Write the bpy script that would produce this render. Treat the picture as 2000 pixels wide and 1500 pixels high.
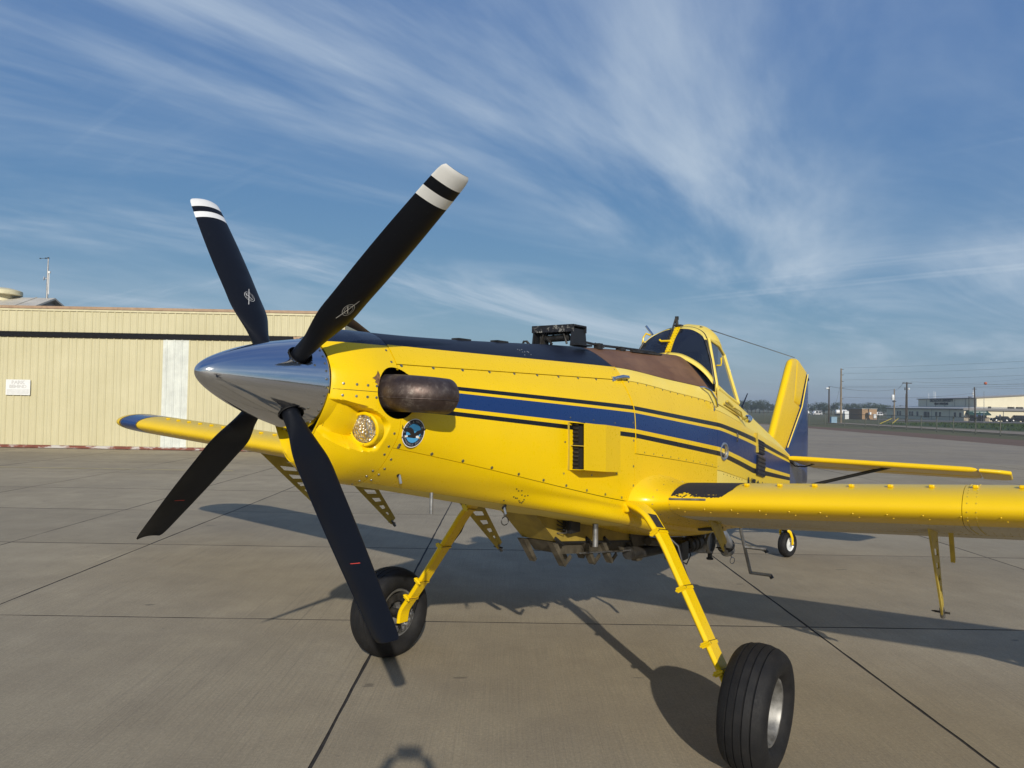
import bpy, bmesh, math, random
import numpy as np
from mathutils import Vector, Matrix
from math import sin, cos, tan, pi, radians, atan, atan2, sqrt, hypot
random.seed(7)
R = math.radians
for o in list(bpy.data.objects): bpy.data.objects.remove(o)
scene = bpy.context.scene
COL = scene.collection

# ------------------------------------------------------------------ camera
cd = bpy.data.cameras.new('camera'); cam = bpy.data.objects.new('camera', cd); COL.objects.link(cam)
FPX = 1395.0
cd.sensor_width = 36.0; cd.sensor_fit = 'HORIZONTAL'; cd.lens = FPX/2000*36
cd.clip_start = 0.05; cd.clip_end = 4000
_p, _r, _y = atan(36/1390), R(1.03), atan(13/1390)
_f = Vector((sin(_y)*cos(_p), cos(_y)*cos(_p), sin(_p)))
_rt = Vector((cos(_y), -sin(_y), 0)); _u = _rt.cross(_f)
_r2 = cos(_r)*_rt + sin(_r)*_u; _u2 = -sin(_r)*_rt + cos(_r)*_u
cam.matrix_world = Matrix(((_r2.x, _u2.x, -_f.x, 0), (_r2.y, _u2.y, -_f.y, 0), (_r2.z, _u2.z, -_f.z, 2.175), (0, 0, 0, 1)))
scene.camera = cam

# ------------------------------------------------------------------ sky and sun
SUN_EL = R(24.5); SUN_AZ = R(180-6.7)        # azimuth clockwise from +Y
world = bpy.data.worlds.new('World'); scene.world = world; world.use_nodes = True
wn, wl = world.node_tree.nodes, world.node_tree.links
wn.clear()
def W(t, **k):
    n = wn.new(t)
    for a, b in k.items(): setattr(n, a, b)
    return n
def wmath(op, a, b=None, c=None):
    n = W('ShaderNodeMath', operation=op)
    for i, v in enumerate((a, b, c)):
        if v is None: continue
        if hasattr(v, 'links'): wl.new(v, n.inputs[i])
        else: n.inputs[i].default_value = v
    return n.outputs[0]
sky = W('ShaderNodeTexSky', sky_type='NISHITA', sun_disc=False, sun_elevation=SUN_EL, sun_rotation=SUN_AZ,
        altitude=40.0, air_density=1.0, dust_density=0.6, ozone_density=2.0)
# the phone's rendering of the sky: a flatter, bluer response than the raw sky model, channel by channel
sepc = W('ShaderNodeSeparateColor'); wl.new(sky.outputs[0], sepc.inputs[0]); hsv = W('ShaderNodeCombineColor')
for _i, (_g, _a) in enumerate(((.80, .70), (.60, 1.30), (.24, 3.40))):
    wl.new(wmath('MULTIPLY', wmath('POWER', sepc.outputs[_i], _g), _a), hsv.inputs[_i])
tc = W('ShaderNodeTexCoord'); sx = W('ShaderNodeSeparateXYZ'); wl.new(tc.outputs['Generated'], sx.inputs[0])
zz = wmath('ADD', wmath('MAXIMUM', sx.outputs['Z'], 0.0), 0.05)
px = wmath('DIVIDE', sx.outputs['X'], zz); py = wmath('DIVIDE', sx.outputs['Y'], zz)
SEED_A, SEED_B, SEED_C = 3.1, 1.9, 5.3
def cirrus(rot, sxx, syy, scale, detail, rough, seed, distort):
    cb = W('ShaderNodeCombineXYZ'); wl.new(px, cb.inputs[0]); wl.new(py, cb.inputs[1])
    mp = W('ShaderNodeMapping'); mp.inputs['Rotation'].default_value = (0, 0, R(rot)); wl.new(cb.outputs[0], mp.inputs['Vector'])
    m2 = W('ShaderNodeMapping'); m2.inputs['Scale'].default_value = (sxx, syy, 1); m2.inputs['Location'].default_value = (seed, seed*1.7, seed*.3)
    wl.new(mp.outputs[0], m2.inputs['Vector'])
    nz = W('ShaderNodeTexNoise'); nz.inputs['Scale'].default_value = scale; nz.inputs['Detail'].default_value = detail
    nz.inputs['Roughness'].default_value = rough; nz.inputs['Distortion'].default_value = distort
    wl.new(m2.outputs[0], nz.inputs['Vector'])
    return nz.outputs['Fac']
def ramp(v, a, b, lo=0.0, hi=1.0):
    n = W('ShaderNodeMapRange', interpolation_type='SMOOTHSTEP'); wl.new(v, n.inputs[0])
    n.inputs[1].default_value = a; n.inputs[2].default_value = b; n.inputs[3].default_value = lo; n.inputs[4].default_value = hi
    return n.outputs[0]
c1 = ramp(cirrus(38, 1.0, 0.36, .62, 9, 0.58, SEED_A, 1.1), 0.40, 0.72)          # broad feathery bands
c2 = ramp(cirrus(-50, 1.0, 0.10, 1.5, 6, 0.62, 9.4, 0.5), 0.52, 0.76)         # thin combed streaks
m2 = ramp(cirrus(-50, .55, 0.40, .50, 2, 0.5, SEED_B, 0.3), 0.47, 0.60)
c3 = ramp(cirrus(15, .60, 0.42, .55, 4, 0.55, SEED_C, 0.6), 0.36, 0.60)           # where the bands gather
veil = ramp(cirrus(38, .5, .3, .42, 6, .6, 7.7, .9), .46, .76)
cl = wmath('ADD', wmath('MULTIPLY', c1, wmath('ADD', wmath('MULTIPLY', c3, .60), .24)), wmath('MULTIPLY', wmath('MULTIPLY', c2, m2), .50))
cl = wmath('ADD', cl, wmath('MULTIPLY', veil, .34))
cl = wmath('MINIMUM', cl, 0.85)
cl = wmath('MULTIPLY', cl, ramp(sx.outputs['Z'], 0.0, 0.16, 0.15, 1.0))
cmix = W('ShaderNodeMixRGB'); wl.new(cl, cmix.inputs['Fac']); wl.new(hsv.outputs[0], cmix.inputs['Color1'])
cmix.inputs['Color2'].default_value = (6.0, 7.1, 8.3, 1)
bg = W('ShaderNodeBackground'); bg.inputs['Strength'].default_value = 0.088; wl.new(cmix.outputs[0], bg.inputs['Color'])
wo = W('ShaderNodeOutputWorld'); wl.new(bg.outputs[0], wo.inputs['Surface'])
sd = bpy.data.lights.new('sun', 'SUN'); sun = bpy.data.objects.new('sun', sd); COL.objects.link(sun)
sd.energy = 4.2; sd.angle = R(0.6); sd.color = (1.0, 0.935, 0.83)
_sv = Vector((sin(SUN_AZ)*cos(SUN_EL), cos(SUN_AZ)*cos(SUN_EL), sin(SUN_EL)))
sun.rotation_euler = _sv.to_track_quat('Z', 'Y').to_euler(); sun.location = (0, -30, 40)
scene.view_settings.view_transform = 'Standard'; scene.view_settings.look = 'None'
scene.view_settings.exposure = 0.0; scene.view_settings.gamma = 1.0
scene.view_settings.use_curve_mapping = False

# ------------------------------------------------------------------ helpers
def link(name, me, mat=None, parent=None, kind=None, label=None, cat=None, group=None, smooth=None):
    o = bpy.data.objects.new(name, me); COL.objects.link(o)
    if mat is not None and me is not None and len(me.materials) == 0:
        for m in (mat if isinstance(mat, (list, tuple)) else [mat]): me.materials.append(m)
    if parent is not None: o.parent = parent
    if kind: o['kind'] = kind
    if label: o['label'] = label
    if cat: o['category'] = cat
    if group: o['group'] = group
    return o
def empty(name, loc=(0, 0, 0), rz=0.0, label=None, cat=None, group=None):
    o = bpy.data.objects.new(name, None); COL.objects.link(o); o.empty_display_size = .1
    o.location = loc; o.rotation_euler = (0, 0, rz)
    if label: o['label'] = label
    if cat: o['category'] = cat
    if group: o['group'] = group
    return o
class MB:
    """collects geometry for one mesh object"""
    def __init__(s): s.v = []; s.f = []; s.m = []; s.sm = []
    def add(s, vs, fs, mi=0, smooth=False):
        n = len(s.v); s.v += [tuple(p) for p in vs]
        for f in fs: s.f.append(tuple(i+n for i in f)); s.m.append(mi); s.sm.append(smooth)
        return s
    def box(s, c, d, rot=None, mi=0, taper=1.0):
        hx, hy, hz = d[0]/2, d[1]/2, d[2]/2
        vs = []
        for z in (-1, 1):
            k = taper if z > 0 else 1.0
            for x, y in ((-1, -1), (1, -1), (1, 1), (-1, 1)): vs.append(Vector((x*hx*k, y*hy*k, z*hz)))
        if rot is not None: vs = [rot @ v for v in vs]
        c = Vector(c)
        return s.add([v+c for v in vs], [(0, 3, 2, 1), (4, 5, 6, 7), (0, 1, 5, 4), (1, 2, 6, 5), (2, 3, 7, 6), (3, 0, 4, 7)], mi)
    def bx(s, x0, x1, y0, y1, z0, z1, mi=0):
        return s.box(((x0+x1)/2, (y0+y1)/2, (z0+z1)/2), (abs(x1-x0), abs(y1-y0), abs(z1-z0)), None, mi)
    def tube(s, pts, r, n=10, mi=0, cap=True, flat=None, up=None, smooth=True):
        """sweep; r number or list; flat=(a,b) elliptic scale"""
        pts = [Vector(p) for p in pts]; k = len(pts)
        rs = r if isinstance(r, (list, tuple)) else [r]*k
        up0 = Vector(up) if up else None
        vs = []; last = None
        for i, p in enumerate(pts):
            t = (pts[min(i+1, k-1)]-pts[max(i-1, 0)]).normalized()
            if last is None:
                a = up0 or (Vector((0, 0, 1)) if abs(t.z) < .9 else Vector((1, 0, 0)))
            else: a = last
            a = (a - t*a.dot(t)).normalized(); last = a; b = t.cross(a)
            fa, fb = flat if flat else (1, 1)
            for j in range(n):
                w = 2*pi*j/n
                vs.append(p + a*(rs[i]*fa*cos(w)) + b*(rs[i]*fb*sin(w)))
        fs = [(i*n+j, i*n+(j+1) % n, (i+1)*n+(j+1) % n, (i+1)*n+j) for i in range(k-1) for j in range(n)]
        s.add(vs, fs, mi, smooth)
        if cap:
            m0 = len(s.v)-len(vs)
            s.f.append(tuple(m0+j for j in range(n))[::-1]); s.m.append(mi); s.sm.append(False)
            s.f.append(tuple(m0+(k-1)*n+j for j in range(n))); s.m.append(mi); s.sm.append(False)
        return s
    def bar(s, a, b, w, h, up=(0, 0, 1), mi=0):
        """rectangular bar from a to b"""
        a, b = Vector(a), Vector(b); t = (b-a).normalized(); u = Vector(up)
        if abs(t.dot(u)) > .98: u = Vector((1, 0, 0))
        u = (u - t*u.dot(t)).normalized(); q = t.cross(u)
        vs = []
        for p in (a, b):
            for x, y in ((-1, -1), (1, -1), (1, 1), (-1, 1)): vs.append(p + q*(x*w/2) + u*(y*h/2))
        return s.add(vs, [(0, 1, 2, 3), (7, 6, 5, 4), (0, 4, 5, 1), (1, 5, 6, 2), (2, 6, 7, 3), (3, 7, 4, 0)], mi)
    def lathe(s, prof, c=(0, 0, 0), axis=(0, 0, 1), n=24, mi=0, smooth=True, mis=None):
        """prof: (radius, height) pairs along axis"""
        ax = Vector(axis).normalized(); a = Vector((0, 0, 1)) if abs(ax.z) < .9 else Vector((1, 0, 0))
        a = (a-ax*a.dot(ax)).normalized(); b = ax.cross(a); c = Vector(c)
        vs = [c + ax*h + (a*cos(2*pi*j/n)+b*sin(2*pi*j/n))*r for r, h in prof for j in range(n)]
        n0 = len(s.v); s.v += [tuple(v) for v in vs]
        for i in range(len(prof)-1):
            for j in range(n):
                s.f.append((n0+i*n+j, n0+i*n+(j+1) % n, n0+(i+1)*n+(j+1) % n, n0+(i+1)*n+j))
                s.m.append(mis[i] if mis else mi); s.sm.append(smooth)
        return s
    def prism(s, poly, origin, ux, uy, depth, mi=0):
        """extruded polygon: poly 2D in (ux,uy), thickness along ux x uy, centred"""
        ux, uy = Vector(ux).normalized(), Vector(uy).normalized(); nn = ux.cross(uy).normalized(); o = Vector(origin)
        k = len(poly)
        top = [o+ux*p[0]+uy*p[1]+nn*depth/2 for p in poly]; bot = [o+ux*p[0]+uy*p[1]-nn*depth/2 for p in poly]
        return s.add(top+bot, [tuple(range(k)), tuple(range(2*k-1, k-1, -1))] + [(i, i+k, (i+1) % k+k, (i+1) % k) for i in range(k)], mi)
    def grid(s, P, mi=0, smooth=True, closeu=False, closev=False, flip=False):
        """P[i][j] points"""
        nu, nv = len(P), len(P[0]); n0 = len(s.v)
        for row in P: s.v += [tuple(p) for p in row]
        for i in range(nu if closeu else nu-1):
            for j in range(nv if closev else nv-1):
                q = (n0+i*nv+j, n0+i*nv+(j+1) % nv, n0+((i+1) % nu)*nv+(j+1) % nv, n0+((i+1) % nu)*nv+j)
                s.f.append(q[::-1] if flip else q); s.m.append(mi); s.sm.append(smooth)
        return s
    def mesh(s, name='m'):
        me = bpy.data.meshes.new(name); me.from_pydata(s.v, [], s.f); me.update()
        if len(s.f) < 60000:
            bm = bmesh.new(); bm.from_mesh(me); bmesh.ops.recalc_face_normals(bm, faces=bm.faces); bm.to_mesh(me); bm.free()
        me.polygons.foreach_set('material_index', s.m); me.polygons.foreach_set('use_smooth', s.sm)
        if any(s.sm): me.set_sharp_from_angle(angle=R(42))
        me.update(); return me
    def build(s, name, mat, parent=None, **k):
        return link(name, s.mesh(name), mat, parent, **k)
def copy_tree(o, parent=None, loc=None, rz=None, **props):
    c = o.copy(); COL.objects.link(c)
    if parent is not None: c.parent = parent
    for ch in o.children: copy_tree(ch, c)
    if loc is not None: c.location = loc
    if rz is not None: c.rotation_euler = (0, 0, rz)
    for k, v in props.items(): c[k] = v
    return c
def bevel(o, w=.01, seg=2):
    m = o.modifiers.new('bevel', 'BEVEL'); m.width = w; m.segments = seg; m.limit_method = 'ANGLE'; m.angle_limit = R(35)
    return o
_fonts = {}
def text_mesh(txt, size=1.0, align='CENTER', ext=0.0, bold=0.0, sx=1.0):
    cu = bpy.data.curves.new('t', 'FONT'); cu.body = txt; cu.size = size; cu.align_x = align; cu.align_y = 'CENTER'
    cu.extrude = ext; cu.offset = bold; cu.resolution_u = 2
    o = bpy.data.objects.new('t', cu); COL.objects.link(o)
    bpy.context.view_layer.update()
    me = bpy.data.meshes.new_from_object(o); bpy.data.objects.remove(o)
    for v in me.vertices: v.co.x *= sx
    return me
def rot_from(ux, uy):
    ux = Vector(ux).normalized(); uy = Vector(uy); uy = (uy-ux*ux.dot(uy)).normalized(); uz = ux.cross(uy)
    return Matrix((ux, uy, uz)).transposed()
def place_text(txt, size, origin, ux, uy, mat, parent=None, name='lettering', ext=.002, bold=0.0, sx=1.0, **k):
    me = text_mesh(txt, size, ext=ext, bold=bold, sx=sx); M = rot_from(ux, uy); o0 = Vector(origin)
    for v in me.vertices: v.co = M @ v.co + o0
    me.materials.clear()
    return link(name, me, mat, parent, **k)

# ------------------------------------------------------------------ materials
class NT:
    def __init__(s, name):
        s.mat = bpy.data.materials.new(name); s.mat.use_nodes = True
        s.n, s.l = s.mat.node_tree.nodes, s.mat.node_tree.links
        s.b = s.n['Principled BSDF']
    def new(s, t, **k):
        n = s.n.new(t)
        for a, b in k.items(): setattr(n, a, b)
        return n
    def put(s, sock, v):
        if hasattr(v, 'is_linked'): s.l.new(v, sock)
        else:
            if isinstance(v, (tuple, list)) and len(v) == 3 and sock.type == 'RGBA': v = (*v, 1)
            sock.default_value = v
    def coord(s, kind='Object', scale=(1, 1, 1), rot=(0, 0, 0), loc=(0, 0, 0)):
        t = s.new('ShaderNodeTexCoord'); m = s.new('ShaderNodeMapping'); s.l.new(t.outputs[kind], m.inputs[0])
        m.inputs['Scale'].default_value = scale; m.inputs['Rotation'].default_value = rot; m.inputs['Location'].default_value = loc
        return m.outputs[0]
    def geo(s, scale=(1, 1, 1)):
        t = s.new('ShaderNodeNewGeometry'); m = s.new('ShaderNodeMapping'); s.l.new(t.outputs['Position'], m.inputs[0])
        m.inputs['Scale'].default_value = scale; return m.outputs[0]
    def noise(s, vec, scale, detail=4, rough=.55, dist=0.0, out='Fac'):
        n = s.new('ShaderNodeTexNoise'); s.l.new(vec, n.inputs['Vector'])
        n.inputs['Scale'].default_value = scale; n.inputs['Detail'].default_value = detail
        n.inputs['Roughness'].default_value = rough; n.inputs['Distortion'].default_value = dist
        return n.outputs[out]
    def rng(s, v, a, b, lo=0.0, hi=1.0, smooth=False):
        n = s.new('ShaderNodeMapRange')
        if smooth: n.interpolation_type = 'SMOOTHSTEP'
        s.put(n.inputs[0], v)
        for i, q in enumerate((a, b, lo, hi)): n.inputs[i+1].default_value = q
        return n.outputs[0]
    def math(s, op, a, b=None):
        n = s.new('ShaderNodeMath', operation=op); s.put(n.inputs[0], a)
        if b is not None: s.put(n.inputs[1], b)
        return n.outputs[0]
    def mix(s, f, a, b, mode='MIX'):
        n = s.new('ShaderNodeMixRGB', blend_type=mode); s.put(n.inputs['Fac'], f); s.put(n.inputs['Color1'], a); s.put(n.inputs['Color2'], b)
        return n.outputs[0]
    def attr(s, name):
        n = s.new('ShaderNodeAttribute'); n.attribute_name = name; return n.outputs['Fac']
    def bump(s, h, strength=.2, dist=.01):
        n = s.new('ShaderNodeBump'); n.inputs['Strength'].default_value = strength; n.inputs['Distance'].default_value = dist
        s.put(n.inputs['Height'], h); s.l.new(n.outputs[0], s.b.inputs['Normal'])
    def set(s, col=None, rough=None, metal=None, **k):
        if col is not None: s.put(s.b.inputs['Base Color'], col)
        if rough is not None: s.put(s.b.inputs['Roughness'], rough)
        if metal is not None: s.put(s.b.inputs['Metallic'], metal)
        for a, v in k.items(): s.put(s.b.inputs[a.replace('_', ' ')], v)
        return s.mat
def simple(name, col, rough=.5, metal=0.0, var=.12, scale=6.0, bumpy=0.0, kind='Object', **k):
    t = NT(name); v = t.coord(kind)
    n = t.noise(v, scale, 5, .6)
    c2 = tuple(x*(1-var*1.6) for x in col); c1 = tuple(min(1, x*(1+var)) for x in col)
    t.set(t.mix(t.rng(n, .3, .7), c2, c1), t.rng(n, .3, .7, max(.02, rough-.07), min(1, rough+.07)), metal, **k)
    if bumpy: t.bump(t.noise(v, scale*6, 3, .6), bumpy, .01)
    return t.mat
M = {}
YEL = (0.80, 0.530, 0.001)
def paint(name, stripe=False, faded=0.0, col=YEL, rough=.3, navy_z=None):
    t = NT(name); v = t.coord('Object')
    n1 = t.noise(v, 2.2, 5, .6); n2 = t.noise(v, 38, 4, .7); n3 = t.noise(v, 210, 2, .5)
    base = t.mix(t.rng(n1, .3, .75), col, tuple(c*.93 for c in col))
    if faded: base = t.mix(t.math('MULTIPLY', t.rng(n1, .25, .7, .45, 1.0), faded), base, (.80, .68, .20))
    if stripe:
        s = t.attr('stripe')          # 1 at top of the cheat line, 0 at its bottom
        def band(lo, hi): return t.math('MULTIPLY', t.math('GREATER_THAN', s, lo), t.math('LESS_THAN', s, hi))
        blk = (.007, .008, .011); blu = (.009, .034, .135)
        base = t.mix(band(.87, 1.0), base, blk); base = t.mix(band(.0, .145), base, blk)
        base = t.mix(band(.27, .78), base, blu)
    if navy_z is not None:
        sz = t.new('ShaderNodeSeparateXYZ'); t.l.new(v, sz.inputs[0]); base = t.mix(t.math('GREATER_THAN', sz.outputs[2], navy_z), base, (.010, .016, .032))
    # small nicks, specks of grime
    spk = t.rng(n3, .745, .775); msk = t.rng(n2, .52, .62)
    base = t.mix(t.math('MULTIPLY', spk, t.math('MULTIPLY', msk, .55)), base, (.14, .10, .02))
    t.set(base, t.rng(n2, .3, .7, rough-.06, rough+.08), 0.0)
    t.b.inputs['Specular IOR Level'].default_value = .32; t.b.inputs['Coat Weight'].default_value = .10 if not faded else .0; t.b.inputs['Coat Roughness'].default_value = .12
    t.bump(t.math('ADD', t.noise(v, 7, 2, .5), t.math('MULTIPLY', n3, .04)), .05, .012)
    return t.mat
M['yellow'] = paint('yellow_paint'); M['yellow_stripe'] = paint('yellow_paint_striped', True)
M['yellow_faded'] = paint('yellow_paint_faded', False, .75, rough=.45)
M['yellow_stripe_faded'] = paint('yellow_paint_striped_worn', True, .22, rough=.35)
M['yellow_bowl'] = paint('yellow_paint_nose', navy_z=2.457)
M['navy'] = simple('navy_antiglare_paint', (.0085, .012, .024), .48, var=.35, scale=3, Specular_IOR_Level=.28)
M['blue'] = simple('blue_paint', (.010, .036, .140), .22, var=.15, scale=3, Coat_Weight=.3)
M['black_paint'] = simple('black_paint', (.012, .013, .015), .4, var=.2)
M['brown'] = None
t = NT('brown_hopper_fibreglass'); v = t.coord('Object'); n = t.noise(v, 3.0, 6, .65); n2 = t.noise(t.coord('Object', (1, 6, 6)), 4, 4, .6)
c = t.mix(t.rng(n, .3, .7), (.120, .055, .024), (.205, .108, .052)); c = t.mix(t.rng(n2, .55, .75, 0, .5), c, (.080, .042, .024))
t.set(c, .6); t.bump(t.noise(v, 60, 3), .1, .004); M['brown'] = t.mat
t = NT('polished_aluminium'); v = t.coord('Object', (.6, 14, 14)); n = t.noise(v, 5, 5, .6)
t.set((.66, .665, .68), t.rng(n, .3, .8, .05, .14), 1.0); t.bump(n, .05, .002); M['polished'] = t.mat
M['alu'] = simple('bare_aluminium', (.50, .50, .50), .35, .9, var=.2, scale=12)
M['cast_alu'] = simple('cast_aluminium_wheel', (.27, .265, .25), .52, .75, var=.25, scale=18)
M['steel'] = simple('dull_steel', (.26, .26, .26), .45, .8, var=.25, scale=14)
M['darksteel'] = simple('dark_oily_metal', (.045, .042, .038), .5, .5, var=.5, scale=14)
M['screw'] = simple('screw_steel', (.30, .30, .27), .35, .9, var=.3, scale=80)
M['rubber'] = None
t = NT('tyre_rubber'); v = t.coord('Object'); n = t.noise(v, 9, 5, .65); n2 = t.noise(v, 90, 3, .6)
t.set(t.mix(t.rng(n, .35, .75), (.007, .007, .008), (.018, .017, .016)), t.rng(n2, .3, .7, .62, .8)); t.b.inputs['Specular IOR Level'].default_value = .3; t.bump(n2, .12, .003); M['rubber'] = t.mat
M['black'] = simple('black_plastic', (.010, .010, .011), .5, var=.3)
M['dark'] = simple('dark_interior', (.006, .006, .006), .8, var=.2)
t = NT('propeller_black'); v = t.coord('Object'); n = t.noise(v, 4, 6, .65); n2 = t.noise(v, 70, 4, .7)
t.set(t.mix(t.math('MULTIPLY', t.rng(n2, .62, .8), .5), (.0055, .0065, .0095), (.05, .05, .05)), t.rng(n, .3, .7, .36, .50)); t.b.inputs['Specular IOR Level'].default_value = .16; M['prop'] = t.mat
M['white'] = simple('white_paint', (.72, .72, .70), .4, var=.06)
M['red'] = simple('red_paint', (.55, .05, .03), .5, var=.1)
t = NT('exhaust_heat_stained_steel'); v = t.coord('Object'); n = t.noise(v, 9, 6, .7, .6); n2 = t.noise(v, 42, 5, .7)
c = t.mix(t.rng(n, .3, .7), (.055, .035, .030), (.15, .115, .10)); c = t.mix(t.math('MULTIPLY', t.rng(n2, .5, .75), t.rng(n, .45, .65)), c, (.34, .30, .26))
t.set(c, t.rng(n2, .3, .7, .38, .6), .75); t.bump(n2, .15, .004); M['exhaust'] = t.mat
t = NT('canopy_glass_tinted')
t.set((.012, .016, .026), .04, 0.0); t.b.inputs['Alpha'].default_value = .93; t.b.inputs['Specular IOR Level'].default_value = .6; M['glass_dark'] = t.mat
t = NT('canopy_glass_side')
t.set((.060, .075, .095), .10, 0.0); t.b.inputs['Alpha'].default_value = .88; M['glass_side'] = t.mat
t = NT('landing_light_lens'); v = t.coord('Object'); vo = t.new('ShaderNodeTexVoronoi'); vo.inputs['Scale'].default_value = 85; t.l.new(v, vo.inputs['Vector'])
t.set(t.mix(t.rng(vo.outputs['Distance'], .1, .6), (.92, .89, .80), (.36, .32, .25)), .08, .75); t.bump(vo.outputs['Distance'], .9, .012); M['lens'] = t.mat
M['olive'] = simple('olive_yellow_paint', (.50, .37, .05), .45, var=.15)
# ------------------------------------------------------------------ ground
def concrete(name, far=False):
    t = NT(name); g = t.geo(); gs = t.geo((60, .45, 1)); gs2 = t.geo((120, 1.2, 1)); gl = t.geo((.35, .30, 1))
    big = t.noise(g, .33, 5, .6, .4); mid = t.noise(g, 1.7, 6, .65); fine = t.noise(g, 48, 5, .8); agg = t.noise(g, 230, 3, .6)
    brm = t.noise(gs, 1.0, 4, .6); brm2 = t.noise(gs2, 1.0, 3, .6); lng = t.noise(gl, 1.0, 4, .6)
    c = t.mix(t.rng(big, .3, .7), (.325, .268, .170), (.430, .360, .238))
    c = t.mix(t.math('MULTIPLY', t.rng(mid, .38, .72), .62), c, (.250, .206, .138))
    c = t.mix(t.rng(lng, .46, .70, 0, .42), c, (.200, .168, .122))
    zone = t.rng(t.noise(t.geo((.42, .05, 1)), 1.0, 3, .5), .46, .64)
    c = t.mix(t.math('MULTIPLY', t.rng(brm, .52, .68), t.math('MULTIPLY', zone, .42)), c, (.13, .108, .078))
    c = t.mix(t.rng(brm2, .42, .72, 0, .30), c, (.14, .118, .088))
    c = t.mix(t.rng(agg, .58, .70, 0, .55), c, (.52, .47, .39)); c = t.mix(t.rng(agg, .30, .42, .50, 0), c, (.11, .092, .07))
    c = t.mix(t.rng(fine, .36, .60, .42, 0), c, (.15, .122, .085)); c = t.mix(t.rng(fine, .60, .74, 0, .35), c, (.52, .46, .37))
    oi = t.new('ShaderNodeObjectInfo')
    c = t.mix(1.0, c, t.rng(oi.outputs['Random'], 0, 1, .90, 1.06), 'MULTIPLY')
    spot = t.rng(t.noise(t.geo((1.0, 2.4, 1)), 2.3, 2, .5), .735, .76)
    c = t.mix(t.math('MULTIPLY', spot, .55), c, (.07, .058, .045))
    if far:
        sp = t.new('ShaderNodeSeparateXYZ'); t.l.new(g, sp.inputs[0])
        lx = t.math('ABSOLUTE', t.math('SUBTRACT', t.math('FRACT', t.math('DIVIDE', sp.outputs[0], 4.1)), .5))
        ly = t.math('ABSOLUTE', t.math('SUBTRACT', t.math('FRACT', t.math('DIVIDE', sp.outputs[1], 6.66)), .5))
        ln = t.math('MAXIMUM', t.math('LESS_THAN', lx, .003), t.math('LESS_THAN', ly, .006))
        c = t.mix(t.math('MULTIPLY', ln, .7), c, (.05, .042, .034))
        c = t.mix(t.rng(t.noise(t.geo((.06, .5, 1)), 1, 4, .6), .45, .7, 0, .45), c, (.16, .14, .125))
        c = t.mix(.22, c, (.23, .20, .175))
    t.set(c, t.rng(mid, .3, .7, .78, .93))
    t.bump(t.math('ADD', t.math('MULTIPLY', brm2, .7), t.math('ADD', t.math('MULTIPLY', fine, .5), t.math('MULTIPLY', agg, .5))), .35, .006)
    return t.mat
M['concrete'] = concrete('brushed_concrete'); M['concrete_far'] = concrete('weathered_concrete', True)
M['joint'] = simple('joint_filler', (.025, .021, .018), .9, var=.4, scale=20)
def groundmat(name, a, b, d, s1=.25, s2=9.0):
    t = NT(name); g = t.geo(); n = t.noise(g, s1, 6, .62); n2 = t.noise(g, s2, 4, .7)
    c = t.mix(t.rng(n, .3, .7), a, b); c = t.mix(t.rng(n2, .4, .75, 0, .7), c, d)
    t.set(c, .95); t.bump(n2, .6, .05); return t.mat
M['grass'] = groundmat('dry_grass', (.075, .085, .030), (.135, .120, .055), (.060, .062, .026))
M['green_grass'] = groundmat('green_grass', (.035, .065, .018), (.060, .090, .028), (.025, .045, .013), .6, 14)
M['dirt'] = groundmat('red_brown_dirt', (.13, .078, .050), (.17, .11, .073), (.10, .063, .043))
M['road'] = groundmat('pale_road', (.24, .20, .15), (.30, .25, .19), (.19, .16, .125))
M['asphalt'] = groundmat('car_park_asphalt', (.14, .13, .12), (.18, .165, .15), (.11, .10, .09))
def gz(x, y):
    d = max(0.0, y-70.0) + max(0.0, x-60.0)*.15
    return -min(1.6, .0042*d) - .02
# one sheet to the horizon, falling gently away beyond the fence
def steps(a): return sorted(set(a))
gx = steps([-3000, -1200, -500, -220, -120, -80, -60, -47, 33, 45, 60, 80, 100, 120, 140, 170, 220, 300, 500, 1200, 3000])
gy = steps([-3000, -1200, -500, -220, -120, -60, 40, 70, 95, 110, 125, 140, 160, 180, 200, 220, 250, 300, 350, 420, 500, 800, 1500, 3000])
mb = MB(); mb.grid([[(x, y, gz(x, y) - .04) for y in gy] for x in gx], flip=True)
link('ground', mb.mesh('ground'), M['grass'], kind='structure')
XJ = [-27.3, -23.2, -19.1, -15.1, -11.05, -7.2, -5.17, -1.11, 3.05, 7.2, 11.3, 15.4, 19.5, 23.6]
YJ = [-2.9, .4, 3.8, 7.12, 10.6, 13.75, 16.85, 20.25, 23.5, 26.8, 28.9]
mb = MB()
def sheet(mb, x0, x1, y0, y1, z): mb.add([(x0, y0, z), (x1, y0, z), (x1, y1, z), (x0, y1, z)], [(0, 1, 2, 3)])
AX0, AX1, AY0, AY1 = -60, 32.6, -70, 96
sheet(mb, AX0, XJ[0], AY0, AY1, 0); sheet(mb, XJ[-1], AX1, AY0, AY1, 0)
sheet(mb, XJ[0], XJ[-1], AY0, YJ[0], 0); sheet(mb, XJ[0], XJ[-1], YJ[-1], AY1, 0)
apron = link('apron', mb.mesh('apron'), M['concrete_far'], kind='structure')
mb = MB(); sheet(mb, XJ[0]-.1, XJ[-1]+.1, YJ[0]-.1, YJ[-1]+.1, -.0045); mb.build('joint_filler', M['joint'], apron)
rs = random.Random(3)
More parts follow.
